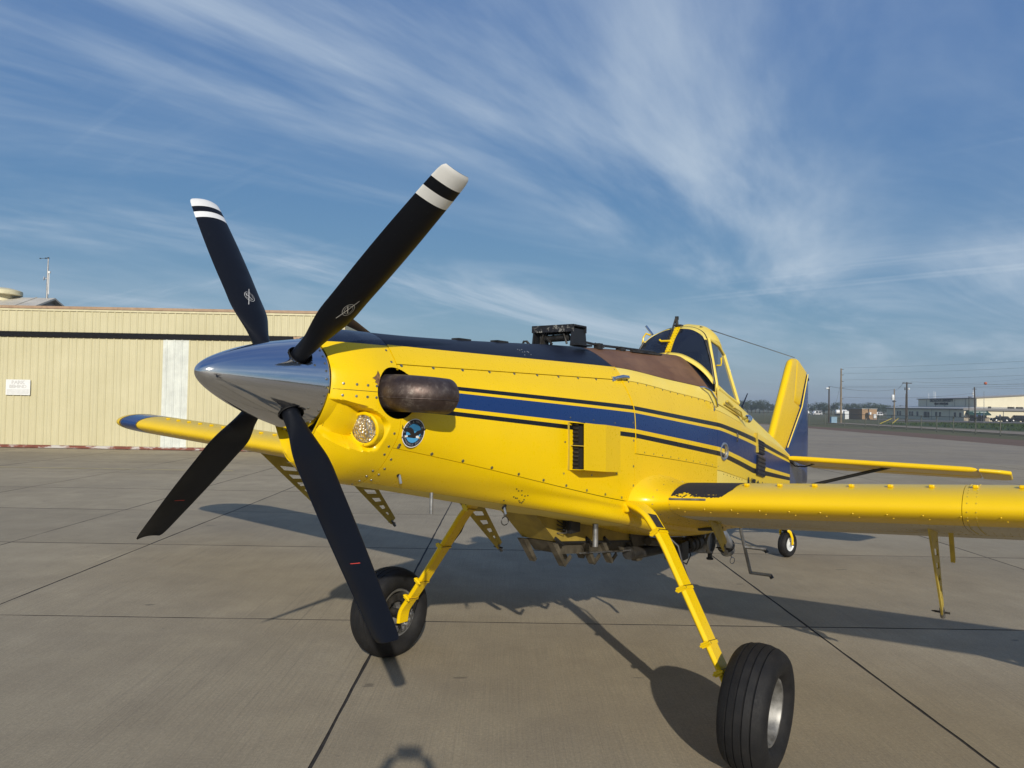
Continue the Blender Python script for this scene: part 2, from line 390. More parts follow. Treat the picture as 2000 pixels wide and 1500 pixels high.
for i in range(len(XJ)-1):
    for j in range(len(YJ)-1):
        g = .0105; x0, x1, y0, y1 = XJ[i]+g, XJ[i+1]-g, YJ[j]+g, YJ[j+1]-g; b = .0012; dz = rs.uniform(-.0015, .0015)
        # edges broken into short lengths so that the joint is a little ragged
        def edge(p, q, n=14): return [(p[0]+(q[0]-p[0])*k/n + rs.uniform(-.0035, .0035), p[1]+(q[1]-p[1])*k/n + rs.uniform(-.0035, .0035)) for k in range(n)]
        ring = edge((x0, y0), (x1, y0)) + edge((x1, y0), (x1, y1)) + edge((x1, y1), (x0, y1)) + edge((x0, y1), (x0, y0))
        cx, cy = (x0+x1)/2, (y0+y1)/2; k = len(ring)
        inn = [(p[0]+(b if p[0] < cx else -b), p[1]+(b if p[1] < cy else -b)) for p in ring]
        vs = [(p[0], p[1], dz) for p in inn] + [(p[0], p[1], dz-.0012) for p in ring] + [(p[0], p[1], -.05) for p in ring]
        mb = MB(); mb.add(vs, [tuple(range(k))]); mb.f += [(a+k*q, a+k*(q+1), (a+1) % k+k*(q+1), (a+1) % k+k*q) for q in (0, 1) for a in range(k)]; mb.m += [1]*(2*k); mb.sm += [False]*(2*k)
        mb.build('concrete_slab', [M['concrete'], M['joint']], apron)
# strips beside the apron
def strip(name, pts, mat, z, lift=True):
    mb = MB(); vs = []
    for (xa, xb, y) in pts: vs += [(xa, y, z+gz(xa, y)+.02), (xb, y, z+gz(xb, y)+.02)]
    mb.add(vs, [(2*i, 2*i+1, 2*i+3, 2*i+2) for i in range(len(pts)-1)])
    return link(name, mb.mesh(name), mat, kind='structure')
strip('dirt_strip', [(32.6, 39.0, -40), (32.6, 39.6, 20), (32.6, 40.2, 50), (32.6, 39.0, 65), (32.6, 38.2, 76), (32.5, 37.4, 86), (32.0, 36.2, 96.2), (14, 34.0, 106), (-60, -40, 112)], M['dirt'], -.008)
strip('road', [(49.0, 55.5, 10), (49.0, 55.5, 66), (50.0, 56.6, 80), (51.3, 56.2, 100), (52.5, 56.2, 118)], M['road'], .0)
strip('car_park', [(88, 180, 158), (88, 180, 176), (88, 200, 187), (100, 200, 189)], M['asphalt'], .0)
# a faded yellow taxi line painted across the hangar side of the apron
t = NT('faded_yellow_line'); g = t.geo(); n = t.noise(g, 3.0, 6, .7)
t.set(t.mix(t.rng(n, .35, .6), (.34, .29, .22), (.46, .37, .16)), .9); M['faded_line'] = t.mat
mb = MB(); sheet(mb, -18.8, -8.0, 21.2, 21.36, .006); mb.build('painted_line', M['faded_line'], apron)

# ------------------------------------------------------------------ hangar with sliding doors (front in the plane y = 29)
t = NT('beige_sheet_metal'); g = t.geo(); n = t.noise(g, .7, 5, .6); n2 = t.noise(t.geo((3, 3, .25)), 2, 5, .65)
c = t.mix(t.rng(n, .3, .7), (.515, .468, .285), (.565, .515, .325)); c = t.mix(t.rng(n2, .5, .8, 0, .3), c, (.45, .40, .23))
sp = t.new('ShaderNodeSeparateXYZ'); t.l.new(g, sp.inputs[0])
t.set(c, .5); M['beige'] = t.mat
M['beige_trim'] = simple('cream_trim', (.60, .545, .35), .5, var=.08)
M['tan_trim'] = simple('tan_eave_trim', (.36, .24, .15), .5, var=.1)
M['track'] = simple('black_door_track', (.006, .006, .007), .7, var=.2, Specular_IOR_Level=.2)
M['white_sheet'] = simple('replacement_white_sheet', (.62, .64, .58), .5, var=.10, scale=2)
t = NT('rusty_rail'); g = t.geo((1.2, 1, 3)); n = t.noise(g, 1.3, 5, .7)
t.set(t.mix(t.rng(n, .50, .58), t.mix(t.rng(n, .2, .5), (.10, .03, .02), (.20, .06, .035)), (.50, .47, .43)), .7); M['rust'] = t.mat
hangar = empty('hangar', (-20, 29, 0), 0, 'long beige metal hangar with black door track above its doors', 'hangar')
def rib_sheet(w, z0, z1, pitch, rh=.03):
    """profile of a ribbed wall sheet, width w, faces -y"""
    nr = max(1, round(w/pitch)); prof = []
    for k in range(nr):
        c = (k+.5)*pitch
        # a major rib and two faint stiffening beads between
        prof += [(c-.045, 0), (c-.020, -rh), (c+.020, -rh), (c+.045, 0), (c+.045+.055, 0), (c+.045+.07, -.007), (c+.045+.085, 0), (c+.045+.12, 0), (c+.045+.135, -.007), (c+.045+.15, 0)]
    prof = [(0, 0)] + prof + [(w, 0)]; prof = [p for p in prof if 0 <= p[0] <= w]
    mb = MB(); k = len(prof)
    vs = [(p[0], p[1], z0) for p in prof] + [(p[0], p[1], z1) for p in prof] + [(0, .02, z0), (w, .02, z0), (w, .02, z1), (0, .02, z1)]
    fs = [(i, i+1, k+i+1, k+i) for i in range(k-1)] + [(2*k, 2*k+3, 2*k+2, 2*k+1)]
    mb.add(vs, fs); return mb.mesh('sheet')
PW = 3*.305
low = rib_sheet(PW-.004, .13, 4.47, .305); upp = rib_sheet(PW-.004, 4.70, 5.56, .305)
for me in (low, upp): me.materials.append(M['beige'])
loww = rib_sheet(PW+.13, .13, 4.47, .305); loww.materials.append(M['white_sheet'])
x = -34.0
while x < -7.0:
    if abs(x+14.15) < PW*.5:
        o = link('wall_sheet', loww, None, hangar); o['label'] = 'pale white replacement sheet'; o.location = (x+20, -.012, 0)
    else:
        o = link('wall_sheet', low, None, hangar); o.location = (x+20, 0, 0)
    o = link('wall_sheet', upp, None, hangar); o.location = (x+20, 0, 0)
    x += PW
XR = x
mb = MB(); mb.bx(-14, -8.62+20, -.10, -.04, 4.49, 4.68); mb.build('door_track', M['track'], hangar)
mb = MB(); mb.bx(-14, XR+20, -.05, .06, 5.545, 5.63); mb.build('fascia', M['beige_trim'], hangar)
for k in range(9):
    mb = MB(); mb.bx(-14+k*3.05+.004, -14+(k+1)*3.05-.004 if k < 8 else XR+20, -.085, .07, 5.632, 5.735); mb.build('eave_gutter', M['tan_trim'], hangar)
mb = MB(); mb.bx(-14, XR+20, -.06, .04, .02, .125); mb.build('bottom_rail', M['rust'], hangar)
mb = MB(); mb.bx(-14, XR+20, .03, .14, 0, 5.6); mb.build('inner_wall', M['tan_trim'], hangar)
mb = MB()   # roof falling slowly away behind the front, side walls
mb.add([(-14, 0, 5.70), (XR+20, 0, 5.70), (XR+20, 9.0, 5.25), (-14, 9.0, 5.25)], [(0, 1, 2, 3)]); mb.build('roof', M['tan_trim'], hangar)
mb = MB(); mb.bx(XR+20-.15, XR+20, .15, 9.0, 0, 5.2); mb.bx(-14, XR+20, 9.0, 9.1, 0, 5.2); mb.build('side_wall', M['beige'], hangar)
# sign on the door
sg = empty('sign', (-19.6, 28.93, 2.43), 0, 'white PARK BEHIND sign with faded lettering on the hangar door', 'sign')
M['sign_white'] = simple('sign_white', (.74, .74, .71), .5, var=.04); M['sign_grey'] = simple('sign_faded_grey', (.55, .545, .52), .6, var=.05); M['sign_panel'] = simple('sign_pale_panel', (.64, .64, .61), .6, var=.04)
mb = MB(); mb.bx(-.485, .485, -.012, .012, -.31, .31); mb.build('panel', M['sign_white'], sg)
place_text('PARK', .19, (0, -.016, .195), (1, 0, 0), (0, 0, 1), M['sign_grey'], sg, bold=.006, sx=1.15)
place_text('BEHIND', .17, (0, -.016, .03), (1, 0, 0), (0, 0, 1), M['sign_grey'], sg, bold=.006, sx=1.15)
mb = MB(); mb.bx(-.44, .44, -.0165, -.0125, -.27, -.07); mb.build('faded_panel', M['sign_panel'], sg)
# hangar behind on the left: pale roof, gable end coloured darker for its shade, round ventilator, mast
M['roof_pale'] = simple('pale_metal_roof', (.50, .47, .40), .5, var=.12, scale=.8); M['gable_shade'] = simple('gable_end_shaded', (.33, .30, .26), .6, var=.12)
bk = empty('back_hangar', (-36, 48, 0), 0, 'pale roofed hangar with gable end rising behind the beige hangar', 'hangar')
mb = MB(); sl = .39; hw = 6.5
mb.add([(-12, -hw, 8.62-sl*hw), (5.75, -hw, 8.62-sl*hw), (5.75, 0, 8.62), (-12, 0, 8.62), (-12, hw, 8.62-sl*hw), (5.75, hw, 8.62-sl*hw)], [(0, 1, 2, 3), (3, 2, 5, 4)]); o = mb.build('roof', M['roof_pale'], bk)
sm = o.modifiers.new('s', 'SOLIDIFY'); sm.thickness = .12
for k in range(6):
    mb = MB(); xx = -11+k*3.1; mb.bar((xx, -hw, 8.64-sl*hw), (xx, 0, 8.64), .08, .05); mb.build('roof_seam', M['roof_pale'], o)
mb = MB(); mb.add([(5.4, -hw, 0), (5.4, hw, 0), (5.4, hw, 8.5-sl*hw), (5.4, 0, 8.5), (5.4, -hw, 8.5-sl*hw)], [(0, 1, 2, 3, 4)]); mb.bx(-12, 5.4, -hw, -hw+.1, 0, 8.55-sl*hw); mb.build('wall', M['gable_shade'], bk)
mb = MB(); mb.lathe([(0.0, 9.22), (.55, 9.16), (1.05, 9.02), (1.12, 8.98), (1.12, 8.72), (1.02, 8.70), (.6, 8.7), (.62, 8.3)], (2.45, -.3, 0), n=28); mb.build('roof_ventilator', M['beige_trim'], bk)
ms = empty('antenna_mast', (-30.75, 47.9, 8.55), 0, 'thin grey antenna mast with weather vane on the hangar roof', 'antenna')
mb = MB(); mb.tube([(0, 0, 0), (0, 0, 1.5), (.0, 0, 2.75)], [.07, .055, .035], 8); mb.build('pole', M['steel'], ms)
mb = MB(); mb.tube([(.09, 0, .3), (.09, 0, 1.75)], .03, 6); mb.bx(.05, .17, -.05, .05, 1.72, 1.85); mb.build('conduit', M['white'], ms)
mb = MB(); mb.tube([(0, 0, 2.72), (-.55, 0, 2.70)], .012, 6); mb.box((-.17, 0, 2.72), (.08, .06, .07)); mb.box((-.53, 0, 2.70), (.08, .05, .06)); mb.box((0, 0, 2.74), (.10, .08, .08)); mb.build('weather_vane', M['darksteel'], ms)
mb = MB(); mb.lathe([(0, -.04), (.05, -.04), (.16, .05), (.15, .06), (0, .0)], (-.20, 0, 1.36), (-1, -.6, .1), 14); mb.tube([(0, 0, 1.36), (-.2, 0, 1.36)], .02, 6); mb.build('dish', M['white'], ms)
# gabled hangar behind on the right of the beige one
gb = empty('gabled_hangar', (-9.4, 38, 0), 0, 'small grey gabled hangar showing over the nose of the airplane', 'hangar')
M['grey_sheet'] = simple('grey_beige_sheet', (.42, .35, .27), .55, var=.1); M['dark_roof'] = simple('dark_grey_roof', (.13, .12, .11), .6, var=.15)
hw = 5.6; sl = .55
mb = MB(); mb.add([(-hw, 0, 0), (hw, 0, 0), (hw, 0, 6.6-sl*hw), (0, 0, 6.6), (-hw, 0, 6.6-sl*hw), (-hw, 12, 0), (hw, 12, 0), (hw, 12, 6.6-sl*hw), (-hw, 12, 6.6-sl*hw)], [(0, 1, 2, 3, 4), (1, 6, 7, 2), (5, 0, 4, 8)]); mb.build('wall', M['grey_sheet'], gb)
mb = MB()
for k in range(-18, 19):
    xx = k*.3; mb.bx(xx-.05, xx+.05, -.04, -.002, .1, 6.5-sl*abs(xx))
mb.build('wall_rib', M['beige_trim'], gb, kind='stuff')
for s in (-1, 1):
    mb = MB(); mb.prism([(0, 0), (s*hw+s*.3, -sl*(hw+.3)), (s*hw+s*.3, -sl*(hw+.3)+.22), (0, .22)], (0, 5.8, 6.62), (1, 0, 0), (0, 0, 1), 12.6); mb.build('roof', M['dark_roof'], gb)

# ------------------------------------------------------------------ chain link fence along the airfield
M['galv'] = simple('galvanised_post', (.13, .135, .11), .6, .4, var=.2, scale=3)
t = NT('chain_link_fabric'); t.set((.16, .165, .14), .6, .3); t.b.inputs['Alpha'].default_value = .13; M['chain'] = t.mat
FP = [(24, 131), (31, 121), (36.4, 111), (39.3, 102), (41.9, 93), (43.6, 86), (44.1, 78), (44.2, 70), (44.2, 60), (44.1, 48), (44, 36)]
fence = empty('chain_link_fence', (*FP[0], gz(*FP[0])), 0, 'grey chain link fence running along the far edge of the apron', 'fence')
off = Vector((FP[0][0], FP[0][1], gz(*FP[0])))
post = MB().tube([(0, 0, -.05), (0, 0, 1.62)], .048, 8).mesh('post'); post.materials.append(M['galv'])
for i in range(len(FP)-1):
    a, b = Vector((*FP[i], gz(*FP[i]))), Vector((*FP[i+1], gz(*FP[i+1]))); n = max(1, round((b-a).length/3.1))
    for k in range(n):
        p = a+(b-a)*k/n; o = link('post', post, None, fence); o.location = p-off
    mb = MB(); mb.tube([a+Vector((0, 0, 1.56))-off, b+Vector((0, 0, 1.56))-off], .026, 6); mb.tube([a+Vector((0, 0, .10))-off, b+Vector((0, 0, .10))-off], .02, 6); mb.build('rail', M['galv'], fence)
    mb = MB(); q = [a-off, b-off, b-off, a-off]; mb.add([q[0]+Vector((0, 0, .08)), q[1]+Vector((0, 0, .08)), q[2]+Vector((0, 0, 1.55)), q[3]+Vector((0, 0, 1.55))], [(0, 1, 2, 3)]); mb.build('wire_mesh', M['chain'], fence)

# ------------------------------------------------------------------ poles, lamps, wires
M['wood_dark'] = simple('creosoted_pole', (.055, .045, .036), .8, var=.25, scale=2); M['wood_pale'] = simple('weathered_pole', (.20, .16, .11), .8, var=.2, scale=2)
M['wire'] = simple('power_wire', (.10, .11, .12), .6, var=.1)
M['lampglass'] = simple('lamp_housing', (.62, .64, .64), .35, var=.05)
M['guard'] = simple('yellow_guy_guard', (.62, .48, .05), .5, var=.1)
def pole(loc, h, mat, label, r=.14, lean=0.0):
    e = empty('utility_pole', (loc[0], loc[1], gz(*loc)-.05), 0, label, 'utility pole')
    MB().tube([(0, 0, 0), (lean*.5, 0, h*.5), (lean, 0, h)], [r*1.2, r, r*.75], 8).build('shaft', mat, e); return e
e = pole((57.15, 121), 9.25, M['wood_pale'], 'tallest pale wooden pole carrying stacked insulators beside the fence', .16)
for z in (9.1, 8.15, 7.05, 5.95, 4.1):
    MB().tube([(0, 0, z), (.42, -.02, z+.02)], .045, 6).build('insulator', M['darksteel'], e)
MB().tube([(-.02, 0, 6.8), (-1.6, 0, 0.1)], .02, 5).build('guy_wire', M['wire'], e)
e = empty('street_lamp', (55.1, 121, gz(55, 121)-.05), 0, 'lamp pole with white luminaire beside the tallest wooden pole', 'street lamp')
MB().tube([(0, 0, 0), (0, 0, 6.15)], [.15, .11], 8).build('shaft', M['wood_dark'], e)
MB().tube([(.05, 0, 5.85), (-.15, 0, 5.85)], .05, 6).build('arm', M['steel'], e)
mb = MB(); mb.lathe([(0, -.35), (.10, -.30), (.17, -.05), (.15, .22), (.0, .30)], (-.30, 0, 5.83), (-1, 0, -.05), 12); mb.build('luminaire', M['lampglass'], e)
e = pole((93.1, 170), 7.6, M['wood_pale'], 'pale pole with round white transformer near the grey office building', .16)
MB().lathe([(0, 4.9), (.30, 4.9), (.36, 5.1), (.36, 6.0), (.25, 6.2), (0, 6.25)], (-.42, -.1, 0), n=12).build('transformer', M['lampglass'], e)
MB().box((0, 0, 4.6), (.7, .4, .25)).build('bracket', M['darksteel'], e)
e = pole((66.7, 118), 7.0, M['wood_dark'], 'dark pole with wide cross arm in front of the grey office building', .15)
MB().box((.05, 0, 6.85), (1.55, .12, .14)).build('cross_arm', M['wood_dark'], e)
MB().lathe([(0, 0), (.13, .02), (.16, .12), (.12, .28), (0, .32)], (.28, -.1, 5.75), n=10).build('lamp_globe', M['lampglass'], e)
MB().box((-.3, 0, 5.9), (.12, .1, .45)).build('insulator', M['darksteel'], e)
for dx in (-3.6, -5.0):
    pass
e2 = pole((67.4, 119.5), 5.1, M['wood_pale'], 'short slim pole just behind the dark cross arm pole', .09)
for (p, q) in (((62.2, 118), (64.6, 118.4)), ((63.9, 117.5), (65.3, 117.9))):
    MB().tube([(p[0]-66.7, p[1]-118, .0), (q[0]-66.7, q[1]-118, 1.0)], .045, 6).build('guy_guard', M['guard'], e)
e = pole((99.4, 150), 7.6, M['wood_dark'], 'leaning wooden pole in front of the cream wall', .15, -.25)
MB().box((-.25, 0, 7.2), (.9, .1, .1)).build('cross_arm', M['wood_dark'], e)
MB().lathe([(0, 0), (.15, .05), (.16, .5), (0, .6)], (-.55, 0, 5.9), n=10).build('transformer', M['lampglass'], e)
e = empty('flag_pole', (101.2, 150, gz(101, 150)-.05), 0, 'slim bare metal flag pole beside the leaning pole', 'flag pole')
MB().tube([(0, 0, 0), (0, 0, 6.6)], [.07, .035], 8).build('shaft', M['steel'], e); MB().lathe([(0, -.08), (.08, 0), (0, .08)], (0, 0, 6.66), n=8).build('finial', M['steel'], e)
e = empty('street_lamp', (98.0, 150, gz(98, 150)-.05), 0, 'square dark lamp post before the office entrance', 'street lamp')
MB().tube([(0, 0, 0), (0, 0, 5.5)], .07, 8).build('shaft', M['darksteel'], e); MB().box((.18, 0, 5.5), (.55, .3, .14)).build('luminaire', M['darksteel'], e)
def wire(a, b, sag, label, r=.022, n=14):
    a, b = Vector(a), Vector(b); pts = []
    for i in range(n+1):
        k = i/n; p = a.lerp(b, k); p.z -= sag*4*k*(1-k); pts.append(p)
    mb = MB(); o0 = pts[0]; mb.tube([p-o0 for p in pts], r, 5); o = mb.build('power_line', M['wire'], None, label=label, cat='power line', group='power lines beyond the fence'); o.location = o0
for (z, z2), w_ in zip(((9.1, 9.9), (8.15, 9.0), (7.05, 8.0), (5.95, 6.8), (5.75, 6.45)), ('topmost', 'second highest', 'third highest', 'fourth highest', 'lowest')):
    wire((57.5, 120.9, z-.02), (78, 88, z2-.4), .25, w_+' of the five thin power lines stacked on the tallest pole', .013)
wire((55.2, 121, 5.9), (92.9, 170, 6.9), .55, 'thin power line between the lamp pole and the transformer pole', .03)
wire((57.5, 121, 4.1), (99.2, 150, 5.9), .5, 'thin power line between the tallest pole and the leaning pole', .024)
wire((66.3, 118, 6.8), (92.9, 170, 6.6), .35, 'thin power line between the cross arm pole and the transformer pole', .024)
wire((67.4, 118, 6.8), (120, 145, 8.4), .4, 'thin power line running right from the cross arm pole', .018)
wire((99.3, 150, 7.1), (150, 160, 8.3), .4, 'thin power line running right from the leaning pole', .022)
wire((63, 60, 8.0), (123, 190, 9.4), .5, 'thin line carrying the orange marker ball', .010)
mb = MB(); mb.lathe([(0, -.26), (.15, -.22), (.24, -.10), (.26, 0), (.24, .10), (.15, .22), (0, .26)], n=14)
mb.lathe([(.268, -.02), (.268, .02)], n=14)
M['orange'] = simple('orange_marker', (.45, .11, .045), .5, var=.15)
o = mb.build('marker_ball', M['orange'], None, label='orange marker ball hanging in the air above the flag pole', cat='marker ball'); o.location = (86.3, 127.5, 7.15)
# small things by the fence
M['ltblue'] = simple('light_blue_box', (.20, .32, .42), .5, var=.08)
e = empty('utility_box', (53.8, 116.5, gz(54, 116)-.03), 0, 'light blue metal utility box by the tallest pole', 'utility box')
MB().bx(-.46, .46, -.3, .3, 0, .98).build('cabinet', M['ltblue'], e); MB().bx(-.50, .50, -.34, .34, .98, 1.04).build('lid', M['ltblue'], e); MB().bx(.30, .34, -.315, -.30, .45, .62).build('handle', M['steel'], e)
e = empty('marker_post', (38.2, 109.8, gz(38, 109)-.02), 0, 'short white marker post at the foot of the fence', 'marker post')
MB().tube([(0, 0, 0), (0, 0, .55)], .07, 8).build('shaft', M['white'], e); MB().lathe([(.075, 0), (.11, .05), (0, .14)], (0, 0, .55), n=10).build('cap', M['white'], e)
# ------------------------------------------------------------------ flight operations building
t = NT('cream_sheet_metal'); v = t.coord('Object', (1, 1, 1)); n = t.noise(v, .5, 4, .6); wv = t.new('ShaderNodeTexWave'); wv.bands_direction = 'DIAGONAL'; wv.inputs['Scale'].default_value = 2.2; t.l.new(v, wv.inputs['Vector'])
t.set(t.mix(t.rng(wv.outputs['Fac'], .7, 1.0, 0, .18), t.mix(t.rng(n, .3, .7), (.62, .56, .40), (.68, .62, .45)), (.45, .40, .28)), .55); M['cream'] = t.mat
M['dkglass'] = simple('dark_window', (.015, .018, .022), .15, var=.2); M['grey_trim'] = simple('grey_fascia', (.17, .165, .16), .6, var=.1)
M['lt_roof'] = simple('light_metal_roof', (.42, .42, .40), .45, var=.08); M['awning'] = simple('dark_green_awning', (.006, .040, .032), .7, var=.15); M['awning_text'] = simple('awning_pale_trim', (.45, .5, .48), .7, var=.1)
M['letter'] = simple('black_letter', (.012, .012, .014), .5, var=.1); M['stone'] = simple('rubble_stone', (.34, .29, .22), .8, var=.3, scale=3)
BL = (126.2, 190.0); bz = gz(*BL)-.15; BR = atan2(-.14, .99)
ob = empty('office_building', (*BL, bz), BR, 'long cream and grey metal flight operations building with green awning', 'building')
mb = MB(); mb.add([(0, 0, 0), (0, 36, 0), (0, 36, 6.35), (0, 0, 6.35)], [(0, 3, 2, 1)]); mb.add([(0, 0, 0), (44, 0, 0), (44, 0, 6.35+.07*4), (22, 0, 6.35+.07*22), (0, 0, 6.35)], [(0, 1, 2, 3, 4)])
mb.add([(44, 0, 0), (44, 36, 0), (44, 36, 6.6), (44, 0, 6.6)], [(0, 1, 2, 3)]); mb.build('wall', M['cream'], ob)
mb = MB(); mb.add([(-.3, -.3, 6.38), (22, -.3, 6.38+.07*22), (22, 36.3, 6.38+.07*22), (-.3, 36.3, 6.38)], [(0, 1, 2, 3)]); mb.add([(22, -.3, 6.38+.07*22), (44.3, -.3, 6.6), (44.3, 36, 6.6), (22, 36.3, 6.38+.07*22)], [(0, 1, 2, 3)]); o = mb.build('roof', M['lt_roof'], ob)
mb = MB(); mb.bar((-.32, -.30, 6.42), (22, -.30, 6.42+.07*22.3), .06, .34); mb.bar((-.34, -.3, 6.30), (-.34, 36.3, 6.30), .06, .24); mb.build('roof_trim', M['grey_trim'], o)
for k in range(1, 6): MB().bx(-.06, -.01, 6*k-.06, 6*k+.06, 3.4, 6.1).build('downpipe', M['grey_trim'], ob)
place_text('DELTA STATE UNIVERSITY', 1.12, (-.12, 20.2, 5.72), (0, -1, 0), (0, 0, 1), M['letter'], ob, ext=.03, bold=.02, sx=1.12)
place_text('FLIGHT OPERATIONS', .86, (-.12, 20.2, 4.78), (0, -1, 0), (0, 0, 1), M['letter'], ob, ext=.03, bold=.02, sx=1.05)
# lower wing wrapped round the corner
mb = MB(); mb.add([(-5, -4, 0), (-5, 48, 0), (-5, 48, 3.35), (-5, -4, 3.35)], [(0, 3, 2, 1)]); mb.add([(-5, -4, 0), (44, -4, 0), (44, -4, 3.35), (-5, -4, 3.35)], [(0, 1, 2, 3)]); mb.build('annex_wall', M['cream'], ob)
mb = MB(); mb.add([(-5.4, -4.5, 3.42), (44, -4.5, 3.42), (44, 0, 4.0), (0, 0, 4.0), (0, 48, 4.0), (-5.4, 48, 3.42)], [(0, 1, 2, 3), (0, 3, 4, 5)]); o = mb.build('annex_roof', M['lt_roof'], ob)
mb = MB(); mb.bar((-5.42, -4.5, 3.30), (-5.42, 48, 3.30), .06, .26); mb.build('gutter', M['grey_trim'], o)
mb = MB(); mb.bar((-5.4, -4.54, 3.30), (44, -4.54, 3.30), .06, .55); mb.build('gutter', M['grey_trim'], o)
def t_of(px):
    best = None
    for k in range(0, 520):
        yy = -4+k*.1; X = BL[0]+(-5)*cos(BR)-yy*sin(BR); Y = BL[1]+(-5)*sin(BR)+yy*cos(BR)
        e_ = abs(987+1395*X/Y-px)
        if best is None or e_ < best[0]: best = (e_, yy)
    return best[1]
for px in (1758, 1763, 1782, 1787, 1797, 1811, 1814, 1818.5, 1834, 1841.5, 1871, 1881.5):
    yy = t_of(px); hgt = 1.15 if px not in (1811, 1814, 1818.5) else 1.5
    f = MB().bx(-5.06, -5.0, yy-.42, yy+.42, 2.25-hgt, 2.3).build('window', M['dkglass'], ob)
    mb = MB(); mb.bx(-5.10, -5.0, yy-.50, yy-.42, 2.2-hgt, 2.36); mb.bx(-5.10, -5.0, yy+.42, yy+.50, 2.2-hgt, 2.36); mb.bx(-5.10, -5.0, yy-.5, yy+.5, 2.3, 2.38); mb.build('frame', M['grey_trim'], f)
for px in (1825, 1860): MB().bx(-5.05, -5.0, t_of(px)-.05, t_of(px)+.05, .1, 3.1).build('downpipe', M['grey_trim'], ob)
mb = MB(); mb.bx(-3.6, .2, -4.06, -4.0, 0, 2.3); mb.build('entrance', M['dkglass'], ob)
mb = MB(); mb.add([(-4.3, -4.02, 3.2), (.3, -4.02, 3.2), (.9, -5.6, 2.0), (-4.7, -5.6, 2.0), (-4.7, -5.6, 1.75), (.9, -5.6, 1.75), (.6, -4.02, 2.0), (-4.5, -4.02, 2.0)], [(0, 3, 2, 1), (3, 4, 5, 2), (1, 2, 5, 6), (0, 7, 4, 3)]); a = mb.build('awning', M['awning'], ob)
mb = MB(); mb.bar((-4.1, -4.52, 2.86), (.2, -4.52, 2.86), .03, .10); mb.bar((-3.2, -5.0, 2.50), (-1.8, -5.0, 2.50), .03, .16); mb.bar((-1.5, -5.0, 2.50), (.0, -5.0, 2.50), .03, .16); mb.build('awning_print', M['awning_text'], a)
mb = MB(); mb.bx(-5.04, -3.7, -4.08, -4.0, 0, 1.3); mb.bx(.3, 1.1, -4.08, -4.0, 0, 1.3); mb.build('stone_base', M['stone'], ob)
for xx in (4.6, 10.6, 13.4): MB().bx(xx-.06, xx+.06, -4.1, -4.0, 0, 3.1).build('downpipe', M['grey_trim'], ob)
for k, (xx, w) in enumerate(((1.9, .5), (6.6, .4), (7.4, .7), (8.9, .9), (9.7, .4))):
    MB().bx(xx-w/2, xx+w/2, -3.0, -2.4, 3.6, 4.1).build('roof_vent', M['darksteel'], ob)
for px, hh in ((1803, 1.6), (1813.5, 2.2), (1817.5, 1.9), (1898, 2.0)):
    yy = {1803: 30, 1813.5: 26.5, 1817.5: 25.5, 1898: 3}[px]
    MB().tube([(.6, yy, 6.3), (.6, yy, 6.5+hh)], .05, 5).build('roof_antenna', M['white'], ob)
# accessible parking signs
M['signblue'] = simple('sign_blue', (.03, .06, .14), .4, var=.05)
for (xx, zz_) in ((122.3, 1.75), (123.5, 2.0), (127.4, 1.6), (128.3, 1.85)):
    e = empty('parking_sign', (xx, 184.0, gz(xx, 184)-.12), 0, 'small blue parking sign on a post before the cream wall', 'sign', 'blue parking signs'); 
    MB().tube([(0, 0, 0), (0, 0, zz_)], .035, 6).build('post', M['steel'], e); MB().bx(-.2, .2, -.06, -.03, zz_-.35, zz_+.1).build('plate', M['signblue'], e)
# ------------------------------------------------------------------ brick hut
M['hutbrick'] = simple('tan_brick', (.32, .205, .115), .8, var=.12, scale=4)
ht = empty('brick_hut', (90.4, 180, gz(90, 180)-.1), atan2(-.10, .99), 'small flat roofed tan brick hut between the poles', 'hut')
mb = MB(); mb.bx(0, 3.6, 0, 9, 0, 2.75); mb.build('wall', M['hutbrick'], ht)
MB().bx(-.12, 3.72, -.12, 9.1, 2.75, 2.86).build('roof', M['lt_roof'], ht)
f = MB().bx(1.5, 2.1, -.35, 0, 1.35, 1.95).build('air_conditioner', M['white'], ht)
MB().bx(2.7, 3.35, -.30, -.02, .45, 1.5).build('meter_cabinet', M['lampglass'], ht)
e = empty('utility_box', (88.1, 183, gz(88, 183)-.1), 0, 'pale grey cabinet standing behind the brick hut', 'utility box')
MB().bx(-.9, .2, -.4, .4, 0, 2.1).build('cabinet', M['lampglass'], e); MB().bx(-.95, .25, -.45, .45, 2.1, 2.2).build('lid', M['grey_trim'], e)
